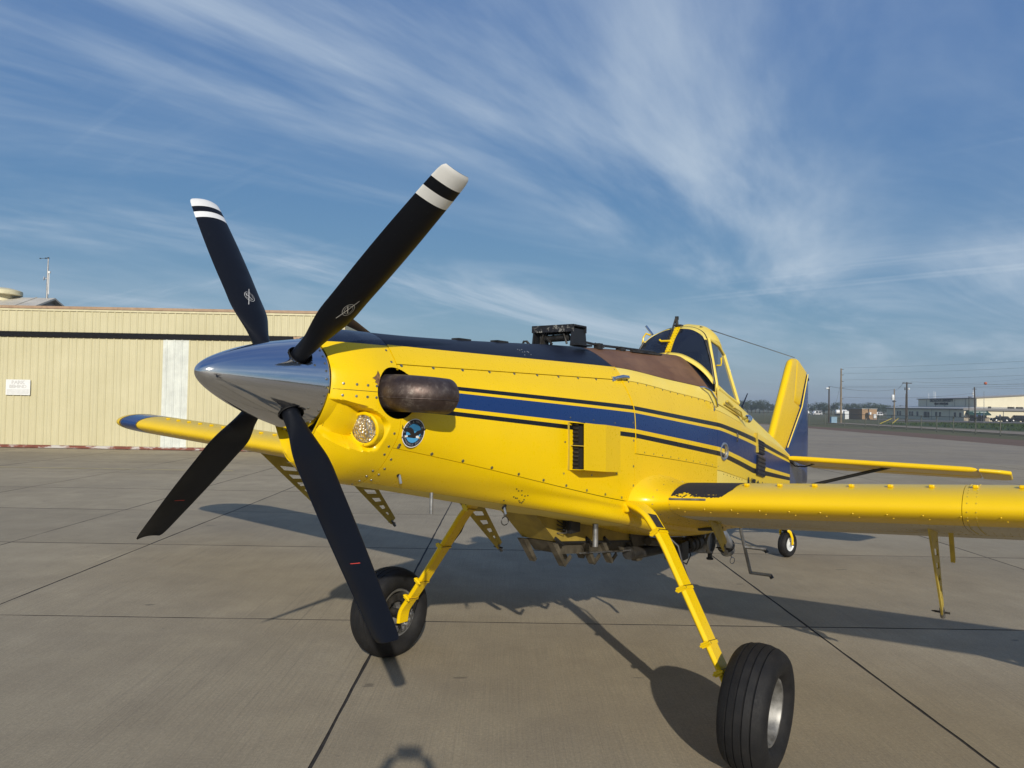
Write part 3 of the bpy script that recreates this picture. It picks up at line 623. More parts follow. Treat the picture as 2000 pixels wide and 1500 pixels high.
# ------------------------------------------------------------------ vehicles
M['car_dark'] = simple('black_car_paint', (.008, .009, .011), .2, var=.1); M['car_white'] = simple('white_vehicle_paint', (.72, .72, .72), .3, var=.05)
M['lamp_red'] = simple('tail_lamp', (.35, .02, .02), .3, var=.1); M['lamp_clear'] = simple('head_lamp', (.75, .75, .72), .15, var=.05)
def car(name, label, cat, mat, L=4.4, H=1.62, Wd=1.8, group=None, van=False):
    e = empty(name, (0, 0, 0), 0, label, cat, group)
    lo = [(-L/2, .30), (-L/2+.02, .62), (-L/2+.10, .86), (-L/2+.95, .98), (L/2-.35, 1.0), (L/2-.02, .90), (L/2, .45), (L/2-.05, .30)]
    mb = MB(); mb.prism(lo, (0, 0, 0), (1, 0, 0), (0, 0, 1), Wd); bevel(mb.build('body', mat, e), .06)
    cab = [(-L/2+(.55 if van else .95), .97), (-L/2+(1.0 if van else 1.60), H), (L/2-.55, H), (L/2-.10, .98)]
    mb = MB(); mb.prism(cab, (0, 0, 0), (1, 0, 0), (0, 0, 1), Wd*.86); bevel(mb.build('cabin', mat, e), .05)
    x0, x1 = -L/2+1.30, L/2-.42
    for s in (-1, 1):
        for a, b in ((x0, x0+(x1-x0)*.48), (x0+(x1-x0)*.53, x1)):
            mb = MB(); mb.prism([(a+.05, 1.04), (a+.28 if a == x0 else a, H-.13), (b-.08, H-.13), (b, 1.04)], (0, s*(Wd*.43+.006), 0), (1, 0, 0), (0, 0, 1), .012); mb.build('window', M['dkglass'], e)
        for wx in (-L/2+.85, L/2-.85):
            w = MB().lathe([(.18, -.10), (.33, -.11), (.35, -.06), (.35, .06), (.33, .11), (.18, .10)], (wx, s*(Wd/2-.10), .35), (0, 1, 0), 16).build('wheel', M['rubber'], e)
            MB().lathe([(0, .0), (.19, .0), (.2, .02), (0, .05)], (wx, s*(Wd/2+.0), .35), (0, s, 0), 12).build('rim', M['alu'], w)
        MB().bx(-L/2-.01, -L/2+.10, s*.5-.22+s*.12, s*.5+.22+s*.12, .66, .82).build('headlight', M['lamp_clear'], e)
        MB().bx(L/2-.12, L/2+.005, s*.62-.14, s*.62+.14, .68, .90).build('taillight', M['lamp_red'], e)
    mb = MB(); mb.add([(-L/2+.98, -.68, 1.0), (-L/2+.98, .68, 1.0), (-L/2+1.55, .62, H-.05), (-L/2+1.55, -.62, H-.05)], [(0, 3, 2, 1)]); mb.build('windscreen', M['dkglass'], e)
    return e
c1_ = car('parked_car', 'black estate car parked beside the green awning', 'car', M['car_dark'], 4.1, 1.45); c1_.location = (126.6, 181.5, gz(126, 181)+.0); c1_.rotation_euler = (0, 0, R(-12))
c2_ = car('parked_car', 'black pickup style car parked farthest from the green awning', 'car', M['car_dark'], 4.8, 1.75); c2_.location = (132.0, 182.5, gz(132, 182)+.0); c2_.rotation_euler = (0, 0, R(-8))
wv_ = car('parked_van', 'white van parked far beyond the fence before the trees', 'van', M['car_white'], 4.9, 2.0, group='far white vehicles', van=True)
wv_.location = (141, 338, gz(141, 338))
for (X, Y, rz) in ((145.5, 345, 170), (149.0, 340, 10), (172, 352, 20), (176, 350, 0), (196, 352, 190), (200.5, 350, 0), (205, 349, 12), (213, 352, 180), (164, 346, 20), (181, 345, 20)):
    copy_tree(wv_, None, (X, Y, gz(X, Y)), R(rz))
tk = empty('tanker_truck', (157.0, 330, gz(157, 330)), R(178), 'white fuel tanker truck parked beyond the fence', 'truck')
prof = [(0, -2.9), (.7, -2.88), (.95, -2.7), (1.0, -2.3), (1.0, 1.9), (.95, 2.3), (0, 2.5)]
o = MB().lathe(prof, (1.2, 0, 1.75), (1, 0, 0), 20).build('tank', M['car_white'], tk); MB().tube([(-.8, 0, 2.75), (-.8, 0, 2.95)], .3, 12).build('hatch', M['steel'], o)
mb = MB(); mb.prism([(-4.6, .5), (-4.6, 1.25), (-3.5, 1.4), (-3.25, 2.35), (-1.95, 2.35), (-1.95, .5)], (0, 0, 0), (1, 0, 0), (0, 0, 1), 2.2); bevel(mb.build('cab', M['car_white'], tk), .08)
MB().bx(-4.5, 3.8, -.5, .5, .45, .75).build('chassis', M['darksteel'], tk)
for s in (-1, 1):
    mb = MB(); mb.prism([(-3.2, 1.45), (-3.05, 2.15), (-2.1, 2.15), (-2.1, 1.45)], (0, s*1.106, 0), (1, 0, 0), (0, 0, 1), .012); mb.build('window', M['dkglass'], tk)
    for wx in (-3.6, 1.6, 2.8): MB().lathe([(.2, -.14), (.46, -.15), (.5, -.1), (.5, .1), (.46, .15), (.2, .14)], (wx, s*.95, .5), (0, 1, 0), 16).build('wheel', M['rubber'], tk)
# ------------------------------------------------------------------ trees
t = NT('leaf_canopy'); oi = t.new('ShaderNodeObjectInfo'); g = t.geo(); n = t.noise(g, .8, 4, .6)
t.set(t.mix(t.rng(n, .3, .7), (.016, .030, .014), (.036, .056, .024)), .8); M['leaf'] = t.mat
M['bark'] = simple('tree_bark', (.07, .055, .042), .9, var=.3)
def tree_meshes(seed, w, h):
    rr = random.Random(seed); mb = MB(); lobes = []
    for k in range(9):
        a = rr.uniform(0, 2*pi); d = rr.uniform(0, .62)*w/2; lobes.append((d*cos(a), d*sin(a), rr.uniform(.38, .82)*h, rr.uniform(.18, .30)*w, rr.uniform(.14, .24)*h))
    for lx, ly, lz, lr, lh in lobes:
        for q in range(75):
            th = rr.uniform(0, 2*pi); z = rr.uniform(-1, 1); r = (rr.random()**.4); k = sqrt(max(0, 1-z*z))
            p = Vector((lx+lr*r*k*cos(th), ly+lr*r*k*sin(th), lz+lh*r*z)); s = rr.uniform(.16, .42)
            u = Vector((rr.gauss(0, 1), rr.gauss(0, 1), rr.gauss(0, 1))).normalized(); v = u.cross(Vector((rr.gauss(0, 1), rr.gauss(0, 1), rr.gauss(0, 1)))).normalized()
            mb.add([p-u*s, p-v*s*.6, p+u*s, p+v*s*.6], [(0, 1, 2, 3)])
    crown = mb.mesh('crown'); crown.materials.append(M['leaf'])
    mb = MB(); mb.tube([(0, 0, -.2), (.05, 0, h*.25), (0, .05, h*.6)], [.28, .2, .08], 7)
    for lx, ly, lz, lr, lh in lobes[:5]: mb.tube([(0, 0, h*.25), (lx*.5, ly*.5, lz*.75), (lx, ly, lz)], [.12, .08, .03], 5)
    trunk = mb.mesh('trunk'); trunk.materials.append(M['bark']); return crown, trunk
protos = [tree_meshes(11, 9.0, 7.6), tree_meshes(23, 8.0, 6.8), tree_meshes(37, 10.5, 7.2)]
rt = random.Random(5)
pxs = [1436, 1446, 1454, 1462, 1470, 1478, 1486, 1494, 1503, 1512, 1522, 1533, 1562, 1575, 1590, 1602, 1613, 1627, 1634, 1662, 1670, 1679, 1688, 1697, 1706, 1714, 1722, 1730, 1738, 1746, 1769, 1780, 1790, 1640, 1652]
tall = {1470: 1.1, 1478: 1.15, 1533: .7, 1522: .75, 1512: .8, 1503: .85, 1652: .42, 1640: .5, 1769: .85, 1780: .9, 1790: .85}
for i, px in enumerate(pxs):
    Y = 425+rt.uniform(-25, 30); X = (px-987)/1395*Y; k = tall.get(px, rt.uniform(.9, 1.08)); cm, tm = protos[i % 3]
    e = empty('tree', (X, Y, gz(X, Y)-.1), rt.uniform(0, 6), 'dark green broadleaf tree in the far tree line', 'tree', 'trees of the far tree line'); e.scale = (k, k, k)
    link('crown', cm, None, e); link('trunk', tm, None, e)
# tall grass bank before the office building
rg = random.Random(9); mb = MB(); PN = 34
def bank(x, y): return .42*max(0.0, 1-abs((y-98-(x-66)*.05)/22.0)**2.2)*min(1, max(0, (x-61)/4.0))
mb.grid([[(60+i*1.0, 76+j*1.4, gz(60+i, 76+j*1.4)+bank(60+i, 76+j*1.4)-.05) for j in range(PN)] for i in range(60)], flip=True, smooth=True)
for k in range(9000):
    x = 61+rg.random()*57; y = 77+rg.random()*44; b = bank(x, y)
    if b < .03: continue
    h = rg.uniform(.12, .34); a = rg.uniform(0, pi); w = .05+rg.random()*.06; z = gz(x, y)+b-.06; dx, dy = rg.uniform(-.12, .12), rg.uniform(-.12, .12)
    mb.add([(x-w*cos(a), y-w*sin(a), z), (x+w*cos(a), y+w*sin(a), z), (x+dx, y+dy, z+h)], [(0, 1, 2)])
o = mb.build('tall_grass', M['green_grass'], None, kind='stuff'); o['label'] = 'dark green tall grass bank before the office building'; o['category'] = 'grass'
# ================================================================== the airplane
# local frame: x forward, y to port, z up, origin on the ground midway between the main wheels
AP = empty('crop_duster_airplane', (.301, 5.269, 0), -R(90+36.6), 'yellow and blue crop dusting airplane with polished spinner and four black propeller blades', 'airplane')
HUB = Vector((2.323, 0, 2.253)); PIT = R(5.0)
FW = Vector((cos(PIT), 0, sin(PIT))); UP = Vector((-sin(PIT), 0, cos(PIT))); PT = Vector((0, 1, 0))
def N(s, y, v): return HUB - FW*s + PT*y + UP*v
# ---- fuselage control net: eleven points from the top centre round to the bottom centre
_ang = [0, 22, 42, 62, 80, 102, 118, 132, 150, 166, 180]; _chin = [1, 1, 1, 1, 1, 1, 1.0, 1.10, 1.34, 1.56, 1.62]
_s1y = [0, .10, .19, .275, .325, .34, .335, .30, .22, .10, 0]; _s1v = [.33, .31, .255, .15, .06, -.10, -.20, -.275, -.385, -.462, -.485]
def _front(r): return [(r*sin(R(a)), r*cos(R(a))*c) for a, c in zip(_ang, _chin)]
NET = []   # (nominal x, [points])
def _st(s, w, r=.2315):
    fr = _front(r); return (HUB.x-s, [tuple(N(s, a[0]*(1-w)+b*w, a[1]*(1-w)+c*w)) for a, b, c in zip(fr, _s1y, _s1v)])
NET += [_st(.128, 0.0), _st(.15, .16), _st(.20, .43), _st(.27, .68), _st(.36, .87), _st(.50, 1.0)]
def _sx(x, pts): NET.append((x, [(x, p[0], p[1]) for p in pts]))
_sx(-.36, [(0, 2.620), (.16, 2.585), (.36, 2.455), (.43, 2.355), (.525, 2.168), (.548, 1.934), (.55, 1.70), (.55, 1.461), (.545, 1.40), (.50, 1.29), (0, 1.25)])
_sx(-1.25, [(0, 2.645), (.17, 2.612), (.41, 2.395), (.47, 2.285), (.53, 2.095), (.55, 1.825), (.55, 1.60), (.55, 1.33), (.54, 1.20), (.48, 1.09), (0, 1.05)])
_sx(-2.10, [(0, 2.665), (.20, 2.620), (.455, 2.330), (.50, 2.200), (.53, 2.022), (.535, 1.712), (.535, 1.50), (.535, 1.25), (.52, 1.08), (.45, .985), (0, .94)])
_sx(-2.80, [(0, 2.52), (.20, 2.46), (.40, 2.22), (.455, 2.08), (.485, 1.945), (.485, 1.59), (.485, 1.40), (.48, 1.2), (.46, 1.03), (.40, .95), (0, .91)])
_sx(-3.60, [(0, 2.33), (.14, 2.27), (.25, 2.11), (.335, 1.955), (.40, 1.842), (.40, 1.44), (.40, 1.30), (.40, 1.15), (.38, 1.0), (.33, .92), (0, .89)])
_sx(-6.00, [(0, 1.655), (.05, 1.625), (.09, 1.575), (.13, 1.53), (.15, 1.478), (.15, 1.156), (.15, 1.05), (.14, .95), (.13, .90), (.10, .86), (0, .85)])
_sx(-7.15, [(0, 1.30), (.02, 1.28), (.03, 1.25), (.04, 1.20), (.045, 1.15), (.045, 1.05), (.045, 1.0), (.04, .97), (.03, .95), (.02, .94), (0, .93)])
_nx = np.array([-n[0] for n in NET]); _np = np.array([n[1] for n in NET], float)      # stations x 11 x 3
def _pchip_slopes(x, y):
    h = np.diff(x); d = np.diff(y, axis=0)/h[:, None, None]; m = np.zeros_like(y)
    for i in range(1, len(x)-1):
        a, b = d[i-1], d[i]; w1, w2 = 2*h[i]+h[i-1], h[i]+2*h[i-1]
        with np.errstate(all='ignore'): hm = (w1+w2)/(w1/a+w2/b)
        m[i] = np.where(a*b > 0, hm, 0)
    m[0], m[-1] = d[0], d[-1]; return m
_nm = _pchip_slopes(_nx, _np)
def section(X):
    t_ = min(max(-X, _nx[0]), _nx[-1]); i = int(min(max(np.searchsorted(_nx, t_)-1, 0), len(_nx)-2))
    h = _nx[i+1]-_nx[i]; k = (t_-_nx[i])/h
    return ((1+2*k)*(1-k)**2)*_np[i]+k*(1-k)**2*h*_nm[i]+k*k*(3-2*k)*_np[i+1]+k*k*(k-1)*h*_nm[i+1]
_seccache = {}
def surf(X, v, side=1, off=0.0):
    key = round(X, 5)
    if key not in _seccache:
        s = section(X); mir = lambda p: np.array((p[0], -p[1], p[2]))
        _seccache[key] = [mir(s[1])]+[q for q in s]+[mir(s[9])]
    s = _seccache[key]; i = int(min(max(math.floor(v), 0), 9)); k = v-i
    p0, p1, p2, p3 = s[i], s[i+1], s[i+2], s[i+3]
    tl = .5
    m1, m2 = (p2-p0)*tl, (p3-p1)*tl
    p = ((1+2*k)*(1-k)**2)*p1+k*(1-k)**2*m1+k*k*(3-2*k)*p2+k*k*(k-1)*m2
    q = Vector((p[0], p[1]*side, p[2]))
    if off:
        n = normal(X, v, side); q += n*off
    return q
def normal(X, v, side=1):
    a = surf(X+.004, v, side)-surf(X-.004, v, side); v0, v1 = max(0, v-.04), min(10, v+.04)
    b = surf(X, v1, side)-surf(X, v0, side); n = a.cross(b)
    if n.length < 1e-9: return Vector((0, 0, 1))
    n.normalize(); c = Vector((X, 0, surf(X, 5, side).z)); p = surf(X, v, side)
    if n.dot(Vector((0, p.y, p.z-c.z))) < 0: n = -n
    return n
_lx = [2.4, 2.0, 1.59, -.36, -2.17, -3.6, -5.98, -7.2]; _lt = [2.31, 2.285, 2.264, 2.168, 2.018, 1.842, 1.478, 1.25]; _lb = [2.15, 2.13, 2.108, 1.934, 1.708, 1.439, 1.156, 1.0]
def stripe_val(x, z):
    t_ = np.interp(-x, [-a for a in _lx], _lt); b = np.interp(-x, [-a for a in _lx], _lb)
    return (z-b)/(t_-b)
def add_stripe(me):
    at = me.attributes.new('stripe', 'FLOAT', 'POINT')
    at.data.foreach_set('value', [stripe_val(v.co.x, v.co.z) for v in me.vertices])
def panel(name, X0, X1, v0, v1, mat, side=1, both=False, nu=24, nv=12, gap=.0022, th=.012, hole=None, label=None, parent=None, deform=None, off=0.0):
    """one skin panel; both = runs across the centre line (v from -v1..v1)"""
    X0, X1 = X0-gap, X1+gap
    if both:
        L = (surf((X0+X1)/2, v0)-surf((X0+X1)/2, v1)).length; dv = gap*(v1-v0)/max(L, .05)
        if v0 == 0: vs = [(-1, (v1-dv)*k/nv) for k in range(nv, 0, -1)]+[(1, (v1-dv)*k/nv) for k in range(nv+1)]
        else: vs = [(1, v0+dv+(10-v0-dv)*k/nv) for k in range(nv+1)]+[(-1, 10-(10-v0-dv)*k/nv) for k in range(1, nv+1)]
    else:
        L = (surf((X0+X1)/2, v0)-surf((X0+X1)/2, v1)).length; dv = gap*(v1-v0)/max(L, .05)
        vs = [(side, v0+dv+(v1-v0-2*dv)*k/nv) for k in range(nv+1)]
    xs = [X0+(X1-X0)*i/nu for i in range(nu+1)]
    P = [[surf(x, v, s, off) for s, v in vs] for x in xs]
    Nn = [[normal(x, v, s) for s, v in vs] for x in xs]
    dead = set()
    if hole:
        cx, cz, ra, rb = hole; rm = {}
        for i, row in enumerate(P):
            for j, p in enumerate(row):
                if p.y*side <= 0 and not both: continue
                e_ = hypot((p.x-cx)/ra, (p.z-cz)/rb); rm[i, j] = e_
        for i in range(nu):
            for j in range(len(vs)-1):
                q = [(i, j), (i+1, j), (i+1, j+1), (i, j+1)]
                if all(k in rm for k in q) and sum(rm[k] for k in q)/4 < 1: dead.add((i, j))
        # slide the rim vertices on to the edge of the opening
        rim = set()
        for (i, j) in dead:
            for (a, b) in ((i, j), (i+1, j), (i+1, j+1), (i, j+1)):
                nb = [(a-1, b-1), (a, b-1), (a-1, b), (a, b)]
                if any(n not in dead and 0 <= n[0] < nu and 0 <= n[1] < len(vs)-1 for n in nb): rim.add((a, b))
        for k in rim:
            p = P[k[0]][k[1]]; e_ = rm[k]
            P[k[0]][k[1]] = Vector((cx+(p.x-cx)/e_, p.y, cz+(p.z-cz)/e_))
    if deform:
        P = [[deform(p, n) for p, n in zip(r1, r2)] for r1, r2 in zip(P, Nn)]
    mb = MB(); nv_ = len(vs)
    mb.v = [tuple(p) for row in P for p in row]
    flip = (side < 0 and not both)
    for i in range(nu):
        for j in range(nv_-1):
            if (i, j) in dead: continue
            q = (i*nv_+j, i*nv_+j+1, (i+1)*nv_+j+1, (i+1)*nv_+j)
            mb.f.append(q[::-1] if flip else q); mb.m.append(0); mb.sm.append(True)
    # turned-in edge all round
    bd = [(i, 0) for i in range(nu+1)]+[(nu, j) for j in range(1, nv_)]+[(i, nv_-1) for i in range(nu-1, -1, -1)]+[(0, j) for j in range(nv_-2, 0, -1)]
    n0 = len(mb.v); mb.v += [tuple(P[i][j]-Nn[i][j]*th) for i, j in bd]; k = len(bd)
    for a in range(k):
        i, j = bd[a]; i2, j2 = bd[(a+1) % k]
        if (min(min(i, i2), nu-1), min(min(j, j2), nv_-2)) in dead: continue
        mb.f.append((i*nv_+j, i2*nv_+j2, n0+(a+1) % k, n0+a)); mb.m.append(0); mb.sm.append(False)
    me = mb.mesh(name); add_stripe(me)
    # consistent outward normals
    o = link(name, me, mat, parent or AP)
    if label: o['label'] = label
    return o
SE1, SE2, SE3 = HUB.x-.50, -.36, -2.10
EXH = (1.850, 2.212, .128, .130)
# landing light recess in the nose bowl (port side)
LC = Vector((2.075, .285, 2.042)); LU = Vector((-.95, .12, -.30)).normalized(); LN = Vector((.18, .93, -.25)).normalized(); LN = (LN-LU*LN.dot(LU)).normalized(); LV = LN.cross(LU)
LA, LB = .225, .108
def light_recess(p, n):
    if p.y < .06: return p
    d = p-LC; a, b = d.dot(LU)/LA, d.dot(LV)/LB; rho = sqrt(a*a+b*b)
    if rho >= 1: return p
    ramp_ = min(1.0, max(0.0, (a+1)/1.30))**1.1; edge_ = min(1.0, (1-rho)/.14)**.7
    tail = 1.0 if a < .34 else max(0.0, 1-(a-.34)/.42)
    return p - n*(.115*ramp_*edge_*tail)
nb = panel('nose_bowl', HUB.x-.128, SE1, 0, 10, M['yellow_bowl'], both=True, nu=96, nv=165, hole=EXH, deform=light_recess)
panel('cowl_top_panel', SE1, SE2, 0, 2, M['navy'], both=True, nu=30, nv=12)
for sd_ in (1, -1):
    panel('cowl_upper_strip', SE1, SE2, 2, 3, M['yellow'], sd_, nu=30, nv=6, off=.003)
    panel('cowl_side_panel', SE1, SE2, 3, 7, M['yellow_stripe'], sd_, nu=150, nv=44, hole=EXH)
    panel('cowl_lower_panel', SE1, SE2, 7, 9, M['yellow'], sd_, nu=30, nv=12)
    panel('hopper_upper_side_panel', SE2, SE3, 2, 3, M['yellow_faded'], sd_, nu=20, nv=6)
    panel('hopper_side_panel', SE2, SE3, 3, 5.5, M['yellow_stripe'], sd_, nu=40, nv=24)
    panel('hopper_lower_side_panel', SE2, SE3, 5.5, 7, M['yellow'], sd_, nu=20, nv=10)
    panel('wing_root_belly_panel', SE2, SE3, 7, 9, M['yellow'], sd_, nu=20, nv=10)
    panel('cockpit_upper_side_panel', SE3, -3.2, 2, 3.4, M['yellow_faded'], sd_, nu=14, nv=8)
    panel('rear_side_panel', SE3, -4.3, 3.4, 5.6, M['yellow_stripe_faded'], sd_, nu=40, nv=24)
    panel('rear_lower_panel', SE3, -4.3, 5.6, 9, M['yellow_faded'], sd_, nu=20, nv=14)
    panel('tail_side_panel', -4.3, -6.05, 3.4, 5.6, M['yellow_stripe_faded'], sd_, nu=24, nv=24)
    panel('tail_lower_panel', -4.3, -6.05, 5.6, 9, M['yellow_faded'], sd_, nu=20, nv=12)
    panel('turtledeck_side_panel', -3.2, -6.05, 1.4, 3.4, M['yellow_faded'], sd_, nu=24, nv=8)
panel('cowl_belly_panel', SE1, SE2, 9, 10, M['yellow_faded'], both=True, nu=20, nv=8)
panel('hopper_top', SE2, SE3, 0, 2, M['brown'], both=True, nu=24, nv=14)
panel('hopper_belly_panel', SE2, SE3, 9, 10, M['yellow'], both=True, nu=16, nv=6)
panel('cockpit_deck', SE3, -3.2, 0, 2, M['navy'], both=True, nu=16, nv=10)
panel('turtledeck_ridge', -3.2, -6.05, 0, 1.4, M['yellow_faded'], both=True, nu=24, nv=8)
panel('rear_belly_panel', SE3, -6.05, 9, 10, M['yellow_faded'], both=True, nu=16, nv=5)
panel('tail_cone', -6.05, -7.14, 0, 10, M['blue'], both=True, nu=14, nv=20)
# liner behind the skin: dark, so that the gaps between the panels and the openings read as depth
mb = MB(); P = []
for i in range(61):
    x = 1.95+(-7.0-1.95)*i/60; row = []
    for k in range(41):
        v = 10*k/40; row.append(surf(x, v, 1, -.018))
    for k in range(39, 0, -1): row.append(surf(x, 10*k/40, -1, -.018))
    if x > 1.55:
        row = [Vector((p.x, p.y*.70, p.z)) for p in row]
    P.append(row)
mb.grid(P, closev=True); mb.build('dark_liner', M['dark'], AP)
# ---- spinner
prof = [(.002, .418), (.030, .402), (.058, .370), (.085, .325), (.112, .270), (.137, .210), (.160, .145), (.181, .075), (.200, .0), (.216, -.065), (.2265, -.115), (.2265, -.128), (.16, -.130)]
fine = []
pr = np.array(prof); tt = np.linspace(0, len(prof)-3, 130)
for q in tt:
    i = int(min(q, len(prof)-4)); k = q-i
    p0, p1, p2, p3 = pr[max(i-1, 0)], pr[i], pr[i+1], pr[min(i+2, len(prof)-3)]
    c_ = .5*((2*p1)+(p2-p0)*k+(2*p0-5*p1+4*p2-p3)*k*k+(3*p1-p0-3*p2+p3)*k**3); fine.append((max(.001, c_[0]), c_[1]))
fine += [prof[-2], prof[-1]]
PHI = R(50.0)
def spinner_mesh(prof_, n, hole_r):
    P = [[HUB+FW*h+(UP*cos(2*pi*j/n)+PT*sin(2*pi*j/n))*r for j in range(n)] for r, h in prof_]
    axes = [UP*cos(PHI+k*pi/2)+PT*sin(PHI+k*pi/2) for k in range(4)]
    def dist(p):
        d = p-HUB; best = (9, None)
        for e in axes:
            a_ = d.dot(e)
            if a_ > 0.05:
                q = (d-e*a_); best = min(best, (q.length, e), key=lambda z: z[0])
        return best
    D = [[dist(p) for p in row] for row in P]; dead = set(); m_ = len(prof_)
    for i in range(m_-1):
        for j in range(n):
            if sum(D[a][b % n][0] for a, b in ((i, j), (i+1, j), (i, j+1), (i+1, j+1)))/4 < hole_r: dead.add((i, j))
    rim = set()
    for (i, j) in dead:
        for a, b in ((i, j), (i+1, j), (i, j+1), (i+1, j+1)):
            b %= n
            if any((x_, y_ % n) not in dead for x_, y_ in ((a-1, b-1), (a, b-1), (a-1, b), (a, b))): rim.add((a, b))
    for (a, b) in rim:
        p = P[a][b]; dd, e = D[a][b]; d = p-HUB; q = d-e*d.dot(e); P[a][b] = HUB+e*d.dot(e)+q*(hole_r/dd)
    mb = MB(); mb.v = [tuple(p) for row in P for p in row]
    for i in range(m_-1):
        for j in range(n):
            if (i, j) not in dead: mb.f.append((i*n+j, i*n+(j+1) % n, (i+1)*n+(j+1) % n, (i+1)*n+j)); mb.m.append(0); mb.sm.append(True)
    return mb
spinner = spinner_mesh(fine, 200, .0535).build('spinner', M['polished'], AP)
so = spinner.modifiers.new('s', 'SOLIDIFY'); so.thickness = .004; so.offset = -1
mb = MB()
for k in range(36):
    a = 2*pi*k/36+.06; c_ = HUB-FW*.108+(UP*cos(a)+PT*sin(a))*.2252; d = (UP*cos(a)+PT*sin(a))
    mb.lathe([(.0062, -.001), (.0058, .002), (.003, .0035), (0, .004)], c_, d, 7)
PHI = R(50.0)
for k in range(4):
    a = PHI+k*pi/2
    for da in (-.29, .29):
        d = UP*cos(a+da)+PT*sin(a+da); c_ = HUB-FW*.055+d*.2135; mb.lathe([(.0062, -.001), (.0058, .002), (.003, .0035), (0, .004)], c_, d, 7)
mb.build('screws', M['screw'], spinner, kind='stuff')
MB().lathe([(.10, -.128), (.2225, -.128), (.2225, -.150), (.10, -.150)], HUB, FW, 48).build('spinner_back_plate', M['dark'], AP)
# ---- propeller blades, feathered
RT = 1.337
_br = [.13, .20, .27, .34, .41, .465, .60, .72, .86, 1.0, 1.12, 1.20, 1.255, 1.30, 1.325, RT]
_bc = [.078, .079, .090, .132, .180, .206, .200, .203, .201, .193, .183, .176, .171, .163, .152, .128]
_bt = [.078, .078, .074, .058, .043, .036, .031, .027, .023, .020, .017, .015, .013, .010, .007, .003]
_bb = [82, 83, 84, 86, 87.5, 89, 90.5, 92, 93.5, 95, 96.3, 97, 97.5, 98, 98, 98]
def bchord(r): return float(np.mean([np.interp(r+d, _br, _bc) for d in np.linspace(-.055, .055, 9)])) if r < .9 else float(np.interp(r, _br, _bc))
_rows = sorted(set(list(np.linspace(.13, 1.16, 46))+[1.168, 1.216, 1.264, 1.275, 1.285, 1.30, 1.312, 1.322, 1.330, RT]))
def blade_mesh():
    mb = MB(); n = 28; P = []
    for r in _rows:
        c_ = bchord(r); th = np.interp(r, _br, _bt); be = R(np.interp(r, _br, _bb)); rd = min(1, max(0, (r-.22)/.22)); row = []
        for j in range(n):
            w = 2*pi*j/n; cx = cos(w); ty = sin(w)
            # round shank blending to a cambered section
            ch = cx*c_/2; foil = (abs(ty)**1.0)*math.copysign(1, ty)
            tk_ = th/2*foil*(1-.35*cx*rd) + rd*.018*c_/.2*(1-cx*cx) ; sh = -.012*rd
            row.append((r, ch+sh, tk_, be))
        P.append(row)
    return P, n
BP, BN = blade_mesh()
def r_band(r): return 1 if (1.165 <= r < 1.2 or r >= 1.2345) else 0
